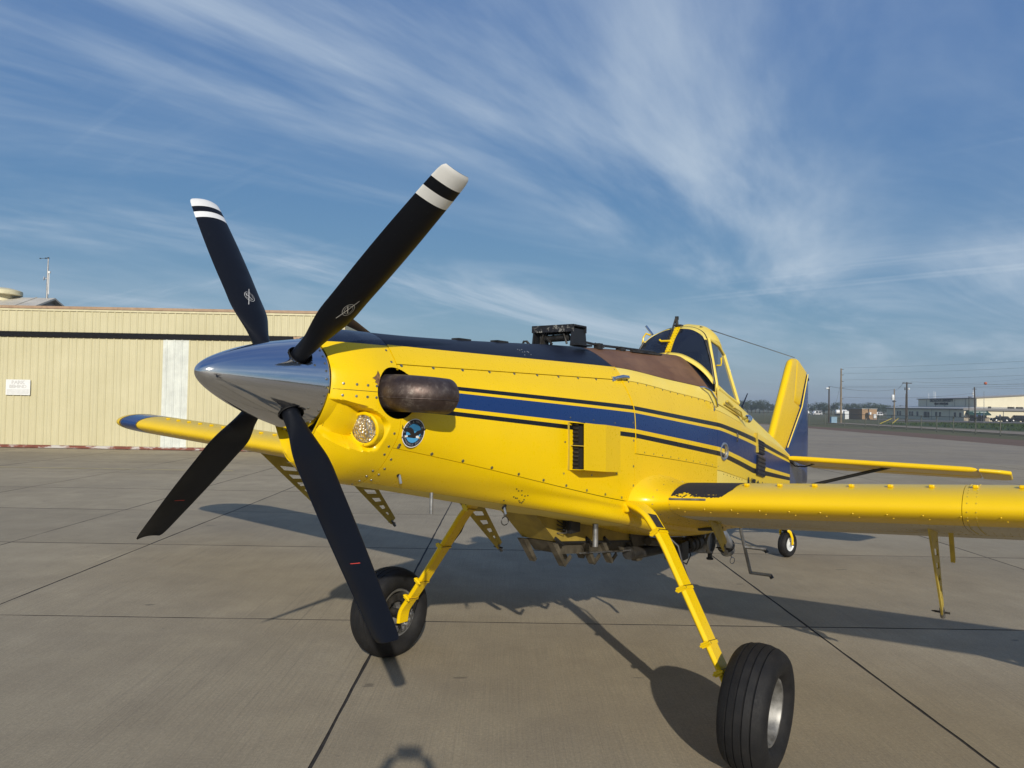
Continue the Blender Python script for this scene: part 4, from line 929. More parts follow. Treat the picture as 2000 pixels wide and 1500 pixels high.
for k in range(4):
    a = PHI+k*pi/2; er = UP*cos(a)+PT*sin(a); et = -UP*sin(a)+PT*cos(a)
    mb = MB(); rows = []
    for row in BP:
        q = []
        for (r, ch, tk_, be) in row:
            d = et*cos(be)+FW*sin(be); nn = (et*sin(be)-FW*cos(be)); q.append(HUB+er*r+d*ch+nn*tk_)
        rows.append(q)
    nr = len(rows)
    for q in rows: mb.v += [tuple(p) for p in q]
    for i in range(nr-1):
        rm_ = (_rows[i]+_rows[i+1])/2
        for j in range(BN):
            w = (j+.5)/BN*2*pi; face_front = sin(w) > 0
            band = 1 if (face_front and ((1.168 <= rm_ < 1.216) or rm_ >= 1.264)) else 0
            mb.f.append((i*BN+j, i*BN+(j+1) % BN, (i+1)*BN+(j+1) % BN, (i+1)*BN+j)); mb.m.append(band); mb.sm.append(True)
    mb.f.append(tuple((nr-1)*BN+j for j in range(BN))); mb.m.append(0); mb.sm.append(False)
    bl = mb.build('propeller_blade', [M['prop'], M['white']], AP)
    # dark sleeve paints the shade inside the spinner hole
    MB().lathe([(.030, .10), (.052, .10), (.0525, .192)], HUB, er, 28).build('hole_dark_sleeve', M['dark'], AP)
    def on_blade(r, ch, sgn, lift=.0012):
        be = R(np.interp(r, _br, _bb)); c_ = bchord(r); th = np.interp(r, _br, _bt); cx = max(-1, min(1, ch/(c_/2))); ty = sqrt(max(0, 1-cx*cx))*sgn
        tk_ = th/2*ty*(1-.35*cx)+.018*c_/.2*(1-cx*cx)+sgn*lift
        return HUB+er*r+(et*cos(be)+FW*sin(be))*(ch-.012)+(et*sin(be)-FW*cos(be))*tk_
    if k in (0, 3):   # maker's emblem: a ring crossed by a slim two-bladed propeller
        mb = MB()
        def ribbon(pts, w, closed=False):
            n0 = len(mb.v); m_ = len(pts)
            for i, (r, c_) in enumerate(pts):
                w_ = w
                r2, c2 = pts[(i+1) % m_] if (closed or i < m_-1) else (2*r-pts[i-1][0], 2*c_-pts[i-1][1]); dx, dy = r2-r, c2-c_; L = hypot(dx, dy) or 1
                nx_, ny_ = -dy/L*w/2, dx/L*w/2; mb.v += [tuple(on_blade(r+nx_, c_+ny_, 1)), tuple(on_blade(r-nx_, c_-ny_, 1))]
            for i in range(m_ if closed else m_-1): mb.f.append((n0+2*i, n0+2*i+1, n0+2*((i+1) % m_)+1, n0+2*((i+1) % m_))); mb.m.append(0); mb.sm.append(False)
        cr, cc = .545, .0
        ribbon([(cr+.034*cos(w), cc-.004+.026*sin(w)) for w in np.linspace(0, 2*pi, 25)[:-1]], .0018, True)
        ribbon([(cr+.024*cos(w), cc-.004+.018*sin(w)) for w in np.linspace(0, 2*pi, 25)[:-1]], .0012, True)
        ribbon([(cr-.062+.124*q, cc+.022-.044*q) for q in np.linspace(0, 1, 9)], .0032)
        ribbon([(cr-.018+.036*q, cc-.012+.024*q) for q in np.linspace(0, 1, 4)], .0035)
        mb.build('maker_emblem', M['sign_grey'], bl)
    else:
        mb = MB(); rr_ = .985 if k == 1 else .99
        pts = [(rr_-.05*q*0, -.032+.055*q) for q in np.linspace(0, 1, 6)]
        for (r, c_) in pts: mb.v += [tuple(on_blade(r-.0018, c_, -1, .0014)), tuple(on_blade(r+.0018, c_, -1, .0014))]
        for i in range(5): mb.f.append((2*i, 2*i+1, 2*i+3, 2*i+2)); mb.m.append(0); mb.sm.append(False)
        mb.build('track_mark', M['red'], bl)
# ---- chin air intake: flat dark disc paints the shaded mouth behind the lower lip
fr_ = _front(.2315); ring_ = [N(.165, p[0]*.985, p[1]*.985) for p in fr_]+[N(.165, -p[0]*.985, p[1]*.985) for p in fr_[-2:0:-1]]
MB().add(ring_, [tuple(range(len(ring_)))]).build('intake_dark_disc', M['dark'], AP)
lipP = []
for k in range(41):
    a = R(100)+R(160)*k/40; fq = np.interp(min(a, 2*pi-a), [R(q) for q in _ang], [q for q in _chin]); lp = N(.130, .2315*sin(a), .2315*cos(a)*fq); md = N(.122, .2315*sin(a), .2315*cos(a)*(1+(fq-1)*.85)); inn_ = N(.150, .2375*sin(a), .2375*cos(a)*(1+max(0, fq-1)*.12))
    lipP.append([lp, md, lp.lerp(inn_, .5)+FW*.006, inn_, inn_-FW*.05])
mb = MB(); mb.grid(lipP); mb.build('chin_lip', M['yellow'], AP)
# ---- landing light
lc_ = LC+LU*.078-LN*.052; ln_ = Vector((.965, .24, -.09)).normalized()
hs = MB().lathe([(.088, -.05), (.087, -.006), (.081, .0), (.073, .0), (.069, -.006)], lc_+ln_*.012, ln_, 36).build('landing_light', M['yellow'], AP)
MB().lathe([(.071, -.004), (.055, .004), (.03, .009), (.0005, .011)], lc_+ln_*.008, ln_, 36).build('lens', M['lens'], hs)
mb = MB()
for k in range(5):
    a = 2*pi*k/5+.3; u_ = ln_.cross(Vector((0, 0, 1))).normalized(); w_ = ln_.cross(u_); c_ = lc_+ln_*.0125+(u_*cos(a)+w_*sin(a))*.077; mb.lathe([(.003, 0), (.002, .0015), (0, .002)], c_, ln_, 6)
mb.build('screws', M['dark'], hs, kind='stuff')
# ---- exhaust stacks
for s in (1, -1):
    path = [(1.862, .18*s, 2.212), (1.862, .30*s, 2.212), (1.857, .375*s, 2.211), (1.838, .432*s, 2.209), (1.800, .472*s, 2.207), (1.750, .492*s, 2.204), (1.680, .500*s, 2.200)]
    mb = MB(); sm_ = []
    pv = [Vector(p) for p in path]
    for i in range(len(pv)-1):
        p0, p1, p2, p3 = pv[max(0, i-1)], pv[i], pv[i+1], pv[min(len(pv)-1, i+2)]
        for q in range(6):
            k = q/6; sm_.append(.5*((2*p1)+(p2-p0)*k+(2*p0-5*p1+4*p2-p3)*k*k+(3*p1-p0-3*p2+p3)*k**3))
    sm_.append(pv[-1])
    rr_ = [.102-.006*min(1, i/24) for i in range(len(sm_))]
    mb.tube(sm_, rr_, 40, cap=False, flat=(.94, 1.0), up=(0, 0, 1)); ex = mb.build('exhaust_stack', M['exhaust'], AP)
    mb = MB(); mb.tube([p for p in sm_[-16:]], [r-.004 for r in rr_[-16:]], 40, cap=False, flat=(.94, 1.0), up=(0, 0, 1)); mb.build('exhaust_bore', M['dark'], ex)
    # weld seam along the outer bend
    mb = MB(); pts = []
    for i, p in enumerate(sm_[4:]):
        j = i+4; t_ = (sm_[min(j+1, len(sm_)-1)]-sm_[max(j-1, 0)]).normalized(); o_ = t_.cross(Vector((0, 0, 1))).normalized()*(1 if s > 0 else -1)
        if o_.dot(Vector((.5, s, 0))) < 0: o_ = -o_
        pts.append(p+o_*(rr_[j]*.985)+Vector((0, 0, -.022)))
    mb.tube(pts, .0035, 6); mb.build('weld_seam', M['exhaust'], ex)
# ---- chipped paint beside the exhaust
def decal(name, poly, mat, parent=AP, lift=.0022, side=1):
    """flat print / bare patch laid on the skin: poly of (x,z) on the port side"""
    mb = MB(); pts = [Vector((p[0], side_y(p[0], p[1])*side, p[1])) for p in poly]
    nn = (pts[1]-pts[0]).cross(pts[2]-pts[0]); 
    pts = [p+Vector((0, lift*side, 0)) for p in pts]; mb.add(pts, [tuple(range(len(pts)))]); return mb.build(name, mat, parent)
def side_y(x, z):
    lo, hi = 0.5, 9.0
    for _ in range(40):
        m_ = (lo+hi)/2
        if surf(x, m_).z > z: lo = m_
        else: hi = m_
    return surf(x, (lo+hi)/2).y
M['chip'] = simple('chipped_primer', (.19, .10, .035), .7, var=.4, scale=60)
ch_ = [(2.003, 2.283), (1.985, 2.292), (1.972, 2.305), (1.960, 2.322), (1.955, 2.300), (1.958, 2.280), (1.965, 2.268), (1.972, 2.240), (1.980, 2.256), (1.992, 2.262), (1.985, 2.272)]
decal('chipped_paint', ch_, M['chip'], nb)
# ---- wings
def naca(n=26, m_=.04, p_=.4, t_=.15):
    up, lo = [], []
    for i in range(n+1):
        b = pi*i/n; x = (1-cos(b))/2
        yt = 5*t_*(.2969*sqrt(x)-.126*x-.3516*x*x+.2843*x**3-.1036*x**4)
        yc = m_/p_**2*(2*p_*x-x*x) if x < p_ else m_/(1-p_)**2*((1-2*p_)+2*p_*x-x*x)
        up.append((x, yc+yt)); lo.append((x, yc-yt))
    return up, lo
AFU, AFL = naca()
INC = R(13.4); CH = 1.86; XLE = -.415
CD_ = Vector((-cos(INC), 0, -sin(INC))); CN = Vector((-sin(INC), 0, cos(INC)))
def zle(y): return 1.482+.074*(y-.7) if y > 0 else 1.482+.050*(-y-.7)
def wpt(y, c, h, k=1.0):
    """point on the wing: span y, chord fraction c, height fraction h (of chord)"""
    return Vector((XLE, y, zle(y)))+CD_*(c*CH*k)+CN*(h*CH*k)
def wing_shell(name, y0, y1, c0, c1, mat, n=8, sc=None, parent=AP, close_te=False):
    mb = MB(); P = []
    for i in range(n+1):
        y = y0+(y1-y0)*i/n; k = sc(i/n) if sc else 1.0
        lo = [(x, h) for x, h in AFL if c0-1e-6 <= x <= c1+1e-6][::-1]; up = [(x, h) for x, h in AFU if c0-1e-6 <= x <= c1+1e-6]
        def end(A, c):
            for (xa, ha), (xb, hb) in zip(A, A[1:]):
                if xa <= c <= xb: return (c, ha+(hb-ha)*(c-xa)/(xb-xa))
            return (c, 0)
        if c1 < .999: lo = [end(AFL, c1)]+lo; up = up+[end(AFU, c1)]
        if c0 > .001: lo = lo+[end(AFL, c0)]; up = [end(AFU, c0)]+up
        ring = lo+up[(1 if c0 <= .001 else 0):]
        P.append([wpt(y, .42+(x-.42)*k, h*k+(.018*(1-k))) for x, h in ring])
    mb.grid(P, closev=True, flip=(y1 > y0)); m_ = len(P[0]); nlo = len(lo)
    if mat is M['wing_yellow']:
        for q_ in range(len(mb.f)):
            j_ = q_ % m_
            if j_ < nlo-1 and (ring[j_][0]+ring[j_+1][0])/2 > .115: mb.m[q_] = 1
    n0 = len(mb.v)-m_*(n+1); mb.f.append(tuple(n0+j for j in range(m_))); mb.m.append(0); mb.sm.append(False)
    mb.f.append(tuple(n0+n*m_+j for j in range(m_))); mb.m.append(0); mb.sm.append(False)
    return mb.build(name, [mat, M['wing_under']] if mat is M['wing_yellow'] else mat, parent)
M['wing_yellow'] = paint('yellow_wing_paint', False, .0, (.83, .545, .006), rough=.34)
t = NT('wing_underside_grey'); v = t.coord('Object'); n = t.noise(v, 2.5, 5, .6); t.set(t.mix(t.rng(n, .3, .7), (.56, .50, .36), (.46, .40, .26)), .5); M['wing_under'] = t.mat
for s in (1, -1):
    seg = [.56, 2.576, 5.2, 6.9]
    for a, b in zip(seg, seg[1:]):
        wing_shell('wing_panel', s*(a+.0015), s*(b-.0015), 0, .70, M['wing_yellow'])
    wing_shell('flap', s*.62, s*4.0, .712, 1.0, M['wing_yellow']); wing_shell('aileron', s*4.012, s*6.89, .712, 1.0, M['wing_yellow'])
    wing_shell('wing_spar_liner', s*.57, s*6.9, .05, .715, M['dark'], sc=lambda q: .985)
    wing_shell('wing_tip_band', s*6.903, s*7.32, 0, 1.0, M['blue'], sc=lambda q: 1.0)
    wing_shell('wing_tip', s*7.323, s*7.82, 0, 1.0, M['wing_yellow'], n=10, sc=lambda q: max(.05, sqrt(max(0, 1-(q*.985)**2.4))))
    for yb in (6.88, 7.335):
        wing_shell('pin_stripe', s*(yb-.010), s*(yb+.010), 0, .99, M['black_paint'], n=1, sc=lambda q: 1.004)
    # vortex generators along the top of the wing
    y = 1.28
    k = 0
    while y < 6.7:
        c_, h = .105, None
        for (xa, ha), (xb, hb) in zip(AFU, AFU[1:]):
            if xa <= c_ <= xb: h = ha+(hb-ha)*(c_-xa)/(xb-xa)
        p = wpt(s*y, c_, h); mb = MB(); mb.box(p+CN*.008, (.045, .030, .020), Matrix.Rotation(-INC*.2, 3, 'Y')); o = mb.build('vortex_generator', M['yellow'], AP); bevel(o, .006)
        y += .225 if s > 0 else .26; k += 1
    # rivet lines on the leading edge
    mb = MB()
    for yl in list(np.arange(.86, 6.6, .19)):
        for c_ in (.020, .045):
            h = np.interp(c_, [q[0] for q in AFL], [q[1] for q in AFL]); p = wpt(s*yl+(.03 if c_ > .03 else 0), c_, h)
            mb.lathe([(.0055, -.001), (.0045, .003), (.0, .005)], p, Vector((.45, 0, -.9)), 6)
    mb.build('leading_edge_rivets', M['yellow'], AP, kind='stuff')
    mb = MB()
    for yl in (2.60, 2.645, .80, 5.23):
        for A in (AFU, AFL):
            for c_ in np.linspace(.004, .62, 30):
                h = np.interp(c_, [q[0] for q in A], [q[1] for q in A]); p = wpt(s*yl, c_, h); q2 = wpt(s*yl, c_+.01, np.interp(c_+.01, [q[0] for q in A], [q[1] for q in A])); d = (q2-p).cross(Vector((0, 1, 0))); d = d if (d.z > 0) == (A is AFU) else -d
                mb.lathe([(.0045, -.001), (.004, .002), (.0, .0035)], p, d, 5)
    for c_ in (.16, .42, .50, .66, .705):
        for yl in np.arange(.9, 6.6, .045):
            p = wpt(s*yl, c_, np.interp(c_, [q[0] for q in AFL], [q[1] for q in AFL])); mb.lathe([(.0045, -.001), (.004, -.0), (.0, -.003)], p, CN, 4)
    mb.build('wing_rivets', M['darksteel'] if False else M['olive'], AP, kind='stuff')
    # wing root fillet
    mb = MB(); P = []
    ws_ = [q for q in AFL][::-1]+[q for q in AFU][1:]
    for (y, k, lift) in ((.79, 1.004, 0), (.74, 1.012, 0), (.68, 1.03, 0), (.61, 1.075, 0), (.565, 1.13, 0), (.535, 1.19, 0)):
        P.append([wpt(s*y, .5+(x-.5)*k, (h-.03)*(1+(k-1)*2.2)+.03) for x, h in ws_ if x < .97])
    mb.grid(P, flip=(s < 0)); mb.build('wing_root_fillet', M['yellow'], AP)
    mb = MB()
    for j in range(0, len(P[0]), 2): mb.lathe([(.005, -.001), (.004, .002), (0, .004)], P[2][j], P[2][j]-Vector((-1.2, s*.3, 1.35)), 6)
    mb.build('fillet_screws', M['screw'], AP, kind='stuff')
# black walkway patch and its metal edge on the port wing root
t = NT('worn_black_walkway'); v = t.coord('Object'); n = t.noise(v, 26, 4, .75); t.set(t.mix(t.rng(n, .2, .8), (.010, .009, .012), (.022, .020, .022)), .75); t.bump(t.noise(v, 160, 2), .3, .003); M['walkway'] = t.mat
rw = random.Random(4)
mb = MB(); rows = 16; cols = 44
def up_h(c_): return np.interp(c_, [q[0] for q in AFU], [q[1] for q in AFU])
front = []
for j in range(cols+1):
    q = j/cols; y = .80+.42*q
    f = .0055+.006*max(0, sin(q*pi*2.2+.5))*(1 if q < .42 else .25) + rw.uniform(-.0016, .0022)
    if .06 < q < .42: f += .011*sin((q-.06)/.36*pi)+rw.uniform(-.002, .003)
    if q > .84: f += .42*((q-.84)/.16)**2.2*.10
    front.append((y, f))
mb.grid([[wpt(y, f+(.42-f)*(i/rows)**1.6, up_h(f+(.42-f)*(i/rows)**1.6)+.0012) for (y, f) in front] for i in range(rows+1)]); wk = mb.build('walkway_patch', M['walkway'], AP)
mb = MB()
for k in range(26):   # flecks where the coating has worn through
    y = .82+rw.random()*.17 if k < 19 else 1.0+rw.random()*.22; c0_ = .004+rw.random()*.016; r_ = rw.uniform(.003, .008); pts = []
    for w in range(7): 
        a = 2*pi*w/7; cc = max(.001, c0_+r_*sin(a)*.5/1.0*.6); pts.append(wpt(y+r_*1.5*cos(a)*rw.uniform(.6, 1.2), cc, up_h(cc)+.0016))
    mb.add(pts, [tuple(range(7))])
mb.build('worn_flecks', M['walkway'], wk, kind='stuff')
mb = MB(); mb.tube([wpt(.795, .0012, up_h(.0012)+.003), wpt(1.065, .0012, up_h(.0012)+.003)], .009, 8, flat=(1.0, .5)); mb.build('walkway_edge_strip', M['steel'], AP)
# spray boom hangers under the wings
def hanger(y, name='boom_hanger', k=1.0):
    e_ = Vector((XLE, y, zle(y))); a, b, c_ = Vector((-.50, 0, -.155)), Vector((-.50-.42*k, 0, -.155-.08*k)), Vector((-.50-.90*k, 0, -.155-.775*k)); c2 = c_+Vector((-.03, 0, .035))
    mb = MB()
    mb.bar(e_+a, e_+c_, .012, .05, (0, 0, 1)); mb.bar(e_+b, e_+c2, .012, .045, (0, 0, 1))
    for q in (.22, .38, .53, .67, .80, .91): mb.bar(e_+a.lerp(c_, q), e_+b.lerp(c2, q), .010, .05, (0, 0, 1))
    mb.prism([(0, 0), (b.x-a.x, b.z-a.z), (b.x-a.x+(c2.x-b.x)*.16, b.z-a.z+(c2.z-b.z)*.16), ((c_.x-a.x)*.20, (c_.z-a.z)*.20)], e_+a, (1, 0, 0), (0, 0, 1), .014)
    mb.bar(e_+Vector((-.45, 0, -.15)), e_+Vector((-.50-.47*k, 0, -.235)), .07, .02)
    h_ = mb.build(name, M['olive'], AP)
    MB().tube([e_+c_+Vector((.02, 0, .03)), e_+c_+Vector((-.05, 0, -.045))], .018, 8).build('clamp', M['steel'], h_)
    mb = MB(); mb.tube([e_+c_+Vector((0, -.05, 0)), e_+c_+Vector((0, .05, 0))], .008, 6); mb.lathe([(.012, -.003), (.018, 0), (.012, .003)], e_+c_+Vector((.0, -.055, .0)), (0, 0, 1), 8); mb.build('bolt', M['darksteel'], h_); return h_
for y in (2.36, 4.3, -1.77, -3.40, -4.80): hanger(y)
hanger(.90, k=.40)
e_ = Vector((XLE, 2.44, zle(2.44))); MB().bar(e_+CD_*1.0+Vector((0, 0, .06)), e_+Vector((-1.25, 0, -.52)), .028, .035).build('hanger_rod', M['olive'], AP)
mb = MB(); mb.tube([(XLE-.25, -5.55, zle(-5.55)-.1), (XLE-.27, -5.55, zle(-5.55)-.19)], .008, 6); mb.build('tie_down_pin', M['steel'], AP)
# ---- tail surfaces
def plate_foil(name, outline, tmax, mat, origin, ux, uy, parent=AP):
    """symmetrical surface: outline polygon in (ux,uy), lens-shaped thickness"""
    ux, uy = Vector(ux), Vector(uy); nn = ux.cross(uy).normalized(); o0 = Vector(origin); k = len(outline)
    cx = sum(p[0] for p in outline)/k; cy = sum(p[1] for p in outline)/k
    rings = [(1.0, 0.10), (.985, .5), (.93, .85), (.80, 1.0), (.5, 1.0)]
    mb = MB()
    for sg in (1, -1):
        P = [[o0+ux*(cx+(p[0]-cx)*r)+uy*(cy+(p[1]-cy)*r)+nn*(sg*tmax/2*h) for p in outline] for r, h in rings]
        mb.grid(P, closev=True, flip=(sg > 0)); n0 = len(mb.v)-k; mb.f.append(tuple(n0+j for j in range(k))); mb.m.append(0); mb.sm.append(True)
    n0 = 0; n1 = k*len(rings)
    for j in range(k): mb.f.append((n0+j, n0+(j+1) % k, n1+(j+1) % k, n1+j)); mb.m.append(0); mb.sm.append(True)
    return mb.build(name, mat, parent)
def dense(poly, n=6):
    out = []
    for a, b in zip(poly, poly[1:]+poly[:1]): out += [(a[0]+(b[0]-a[0])*i/n, a[1]+(b[1]-a[1])*i/n) for i in range(n)]
    return out
fin = [(-5.45, 1.64), (-6.44, 2.80), (-6.52, 2.875), (-6.62, 2.905), (-6.81, 2.915), (-6.66, 2.25), (-7.02, 2.175), (-6.20, 1.54), (-5.7, 1.50)]
plate_foil('fin', dense(fin), .10, M['yellow'], (0, 0, 0), (1, 0, 0), (0, 0, 1))
horn = [(-6.822, 2.913), (-6.95, 2.90), (-7.44, 2.735), (-7.035, 2.195), (-6.675, 2.262)]
rh_ = plate_foil('rudder_horn', dense(horn), .075, M['yellow'], (0, 0, 0), (1, 0, 0), (0, 0, 1))
rud = [(-7.465, 2.715), (-7.52, 2.60), (-7.535, 1.60), (-7.50, .98), (-6.9, 1.05), (-6.24, 1.50), (-6.235, 1.56), (-7.06, 2.165)]
rd_ = plate_foil('rudder', dense(rud), .085, M['blue'], (0, 0, 0), (1, 0, 0), (0, 0, 1))
MB().tube([(-7.43, .045, 2.70), (-7.05, .055, 2.19), (-6.24, .062, 1.60)], .009, 6).build('hinge_seal', M['yellow_faded'], rd_)
MB().lathe([(0, -.04), (.035, -.02), (.035, .03), (0, .05)], (-7.53, 0, 2.62), (-1, 0, .2), 12).build('tail_lamp', M['navy'], rd_)
TX = (cos(R(9)), 0, sin(R(9)))
for s in (1, -1):
    stab = [(-5.95, .12), (-6.02, 1.2), (-6.10, 2.35), (-6.16, 2.36), (-6.75, 2.36), (-6.75, .12)]
    st_ = plate_foil('tailplane', dense([(a+6.0, b*s) for a, b in stab]), .072, M['wing_yellow'], (-6.0, 0, 1.465), TX, (0, 1, 0))
    tip = [(-6.10, 2.372), (-6.17, 2.60), (-6.26, 2.70), (-7.05, 2.70), (-7.15, 2.60), (-7.15, 2.372)]
    plate_foil('tailplane_tip', dense([(a+6.0, b*s) for a, b in tip]), .062, M['wing_yellow'], (-6.0, 0, 1.462), TX, (0, 1, 0))
    el = [(-6.765, .16), (-6.765, 2.36), (-7.13, 2.36), (-7.2, .5), (-7.1, .16)]
    plate_foil('elevator', dense([(a+6.0, b*s) for a, b in el]), .06, M['wing_yellow'], (-6.0, 0, 1.460), TX, (0, 1, 0))
    for dx in (0, -.28):
        MB().tube([(-6.22+dx, s*1.40, 1.415), (-6.30+dx, s*.13, 1.0)], .019, 8, flat=(1, .6)).build('tail_strut', M['black_paint'], AP)
    MB().tube([(-6.05, s*.14, 1.42), (-6.12, s*.20, 1.35), (-6.25, s*.30, 1.34), (-6.35, s*.45, 1.40), (-6.4, s*1.2, 1.40)], .010, 6).build('trim_cable', M['darksteel'], AP)
# antenna wire cockpit - fin, short whip aerials
MB().tube([(-2.55, .18, 2.98), (-6.80, .0, 2.93)], .0055, 6).build('antenna_wire', M['steel'], AP)
MB().tube([(-4.35, .0, 2.12), (-4.62, 0, 2.34)], [.012, .006], 6).build('blade_antenna', M['navy'], AP)
MB().tube([(-4.05, -.05, 2.2), (-4.16, -.06, 2.62)], .0035, 5).build('whip_antenna', M['steel'], AP)
# ---- tail wheel
def tyre(c_, r, w, grooves, parent, name='tyre', n=64):
    hw = w/2; prof = []
    base = [(.52*r, -.58*hw), (.58*r, -.82*hw), (.66*r, -.955*hw), (.74*r, -1.0*hw), (.81*r, -.985*hw), (.87*r, -.925*hw), (.915*r, -.82*hw), (.945*r, -.69*hw), (.962*r, -.585*hw)]
    prof = base[:]
    crown = lambda h: r*(1-.038*(abs(h)/hw/.58)**2.0)
    hs_ = [-.58*hw]
    for g_ in grooves:
        gw = .011*w*1.6
        prof += [(crown(g_*hw), g_*hw-gw), (crown(g_*hw)-.011*r*2, g_*hw-gw*.5), (crown(g_*hw)-.011*r*2, g_*hw+gw*.5), (crown(g_*hw), g_*hw+gw)]
    prof += [(a, -b) for a, b in base[::-1]]
    return MB().lathe(prof, c_, (0, 1, 0), n).build(name, M['rubber'], parent)
tw = empty('tail_wheel', (-6.42, .02, .19), R(-14)); tw.parent = AP
tyre((0, 0, 0), .19, .125, (-.3, .3), tw, n=40)
MB().lathe([(.0, .050), (.03, .052), (.035, .04), (.085, .036), (.098, .05), (.10, .03), (.10, -.03), (.098, -.05), (.085, -.036), (.03, -.04), (0, -.05)], (0, 0, 0), (0, 1, 0), 28).build('rim', M['lampglass'], tw)
mb = MB()
for s in (1, -1): mb.tube([(0, s*.082, 0), (.02, s*.088, .10), (.06, s*.078, .185), (.10, s*.03, .235), (.10, 0, .24)], [.022, .022, .026, .028, .03], 10, flat=(1, .7))
mb.tube([(.10, 0, .22), (.12, 0, .75)], .035, 10); mb.build('fork', M['yellow'], tw)
MB().lathe([(.016, -.1), (.016, .1)], (0, 0, 0), (0, 1, 0), 10).build('axle', M['steel'], tw)
MB().bar((-6.30, .02, .40), (-5.5, 0, .93), .07, .03).build('tail_spring', M['darksteel'], AP)
# ---- main landing gear
for s in (1, -1):
    pts = [(-.33, .46*s, 1.47), (-.27, .60*s, 1.455), (-.215, .72*s, 1.415), (-.18, .80*s, 1.345), (-.150, .885*s, 1.245), (-.124, .985*s, 1.085), (-.085, 1.130*s, .850), (-.045, 1.275*s, .615), (-.022, 1.355*s, .49), (.0, 1.405*s, .40), (.006, 1.420*s, .30)]
    # flat spring leg: wide fore and aft, thin across
    mb = MB(); P = []
    pv = [Vector(p) for p in pts]; fine_ = []
    for i in range(len(pv)-1):
        p0, p1, p2, p3 = pv[max(0, i-1)], pv[i], pv[i+1], pv[min(len(pv)-1, i+2)]
        for q in range(4):
            k = q/4; fine_.append(.5*((2*p1)+(p2-p0)*k+(2*p0-5*p1+4*p2-p3)*k*k+(3*p1-p0-3*p2+p3)*k**3))
    fine_.append(pv[-1]); L = len(fine_)
    for i, p in enumerate(fine_):
        t_ = (fine_[min(i+1, L-1)]-fine_[max(i-1, 0)]).normalized(); fx = Vector((1, 0, 0)); fx = (fx-t_*fx.dot(t_)).normalized(); nn = t_.cross(fx)
        w_ = .076-.020*i/L; h_ = .021-.004*i/L
        P.append([p+fx*(w_*a)+nn*(h_*b) for a, b in ((-1, -1), (.72, -1), (1.0, -.2), (1.0, .2), (.72, 1), (-1, 1))])
    mb.grid(P, closev=True, smooth=False, flip=(s < 0)); mb.f.append(tuple(len(mb.v)-6+j for j in range(6))); mb.m.append(0); mb.sm.append(False); leg = mb.build('landing_gear_leg', M['yellow'], AP)
    # brake line clamps
    for i in (14, 22, 27, 31):
        p = fine_[i]; t_ = (fine_[i+1]-fine_[i-1]).normalized(); fx = (Vector((1, 0, 0))-t_*t_.x).normalized(); nn = t_.cross(fx); Mx = Matrix((fx, nn, t_)).transposed()
        mb = MB(); mb.box(p, (.160-.026*i/31, .049, .020), Mx); mb.box(p+fx*(.078-.010*i/31), (.014, .052, .034), Mx); mb.tube([p+fx*.074+nn*.034, p+fx*.074-nn*.040], .009, 8); cl_ = mb.build('clamp', M['yellow'], leg)
        mb = MB(); mb.tube([p-t_*.013+fx*.06-nn*.0275, p-t_*.013-fx*.065-nn*.0275], .0022, 4); mb.lathe([(.008, 0), (.008, .01), (0, .012)], p+fx*.062+nn*.028, nn*s, 6); mb.lathe([(.008, 0), (.008, .01), (0, .012)], p+fx*.062-nn*.028, -nn*s, 6); mb.build('bolt', M['black'], cl_)
    if s > 0:   # black anti-chafe pad near the top
        mb = MB(); PP = [[P[i][1]*1+Vector((.0, .0, .0))+(P[i][4]-P[i][1])*0 for i in ()]]
    mb = MB(); Q = []
    for i in range(9, 14):
        t_ = (fine_[i+1]-fine_[i-1]).normalized(); fx = (Vector((1, 0, 0))-t_*t_.x).normalized(); nn = t_.cross(fx)*s; up_ = nn if nn.z > 0 else -nn
        Q.append([fine_[i]-fx*.056+up_*.0215, fine_[i]+fx*.034+up_*.0215])
    mb.grid(Q); mb.build('wear_pad', M['walkway'], leg)
    # brake hose
    hp = [fine_[13]+Vector((-.06, .02*s, -.03)), fine_[17]+Vector((-.11, .03*s, 0)), fine_[20]+Vector((-.105, .0, .0)), fine_[22]+Vector((-.078, 0, 0)), fine_[27]+Vector((-.072, 0, 0)), fine_[31]+Vector((-.07, 0, 0)), fine_[36]+Vector((-.10, -.02*s, -.02)), Vector((-.10, 1.40*s, .40))]
    MB().tube(hp, .010, 8).build('brake_hose', M['black'], leg)
    # wheel, a little toe and camber as it stands
    wh = empty('main_wheel', (.006, 1.56*s, .365), 0); wh.parent = AP; wh.rotation_euler = (R(-2.0)*s, 0, 0)
    tyre((0, 0, 0), .374, .285, (-.50, -.17, .17, .50), wh, n=96)
    MB().lathe([(.0, .012*s), (.040, .012*s), (.044, .040*s), (.062, .040*s), (.068, -.010*s), (.10, -.030*s), (.148, -.024*s), (.160, .01*s), (.170, .075*s), (.182, .098*s), (.196, .100*s), (.202, .088*s), (.196, .0*s), (.202, -.088*s), (.196, -.10*s), (.182, -.098*s), (.17, -.07*s), (.15, -.02*s)], (0, 0, 0), (0, 1, 0), 56).build('rim', M['cast_alu'], wh)
    mb = MB()
    for k in range(10):
        a = 2*pi*k/10; mb.lathe([(.013, 0), (.013, .016), (.007, .020), (0, .020)], (.118*cos(a), -.030*s, .118*sin(a)), (0, s, 0), 6)
    mb.lathe([(.0, .052*s), (.040, .050*s), (.046, .03*s)], (0, 0, 0), (0, 1, 0), 20); mb.build('hub_bolts', M['steel'], wh, kind='stuff')
    # brake on the inner side
    bx_ = MB().lathe([(.10, -.060*s), (.155, -.060*s), (.158, -.075*s), (.10, -.078*s)], (0, 0, 0), (0, 1, 0), 44).build('brake_disc', M['darksteel'], wh)
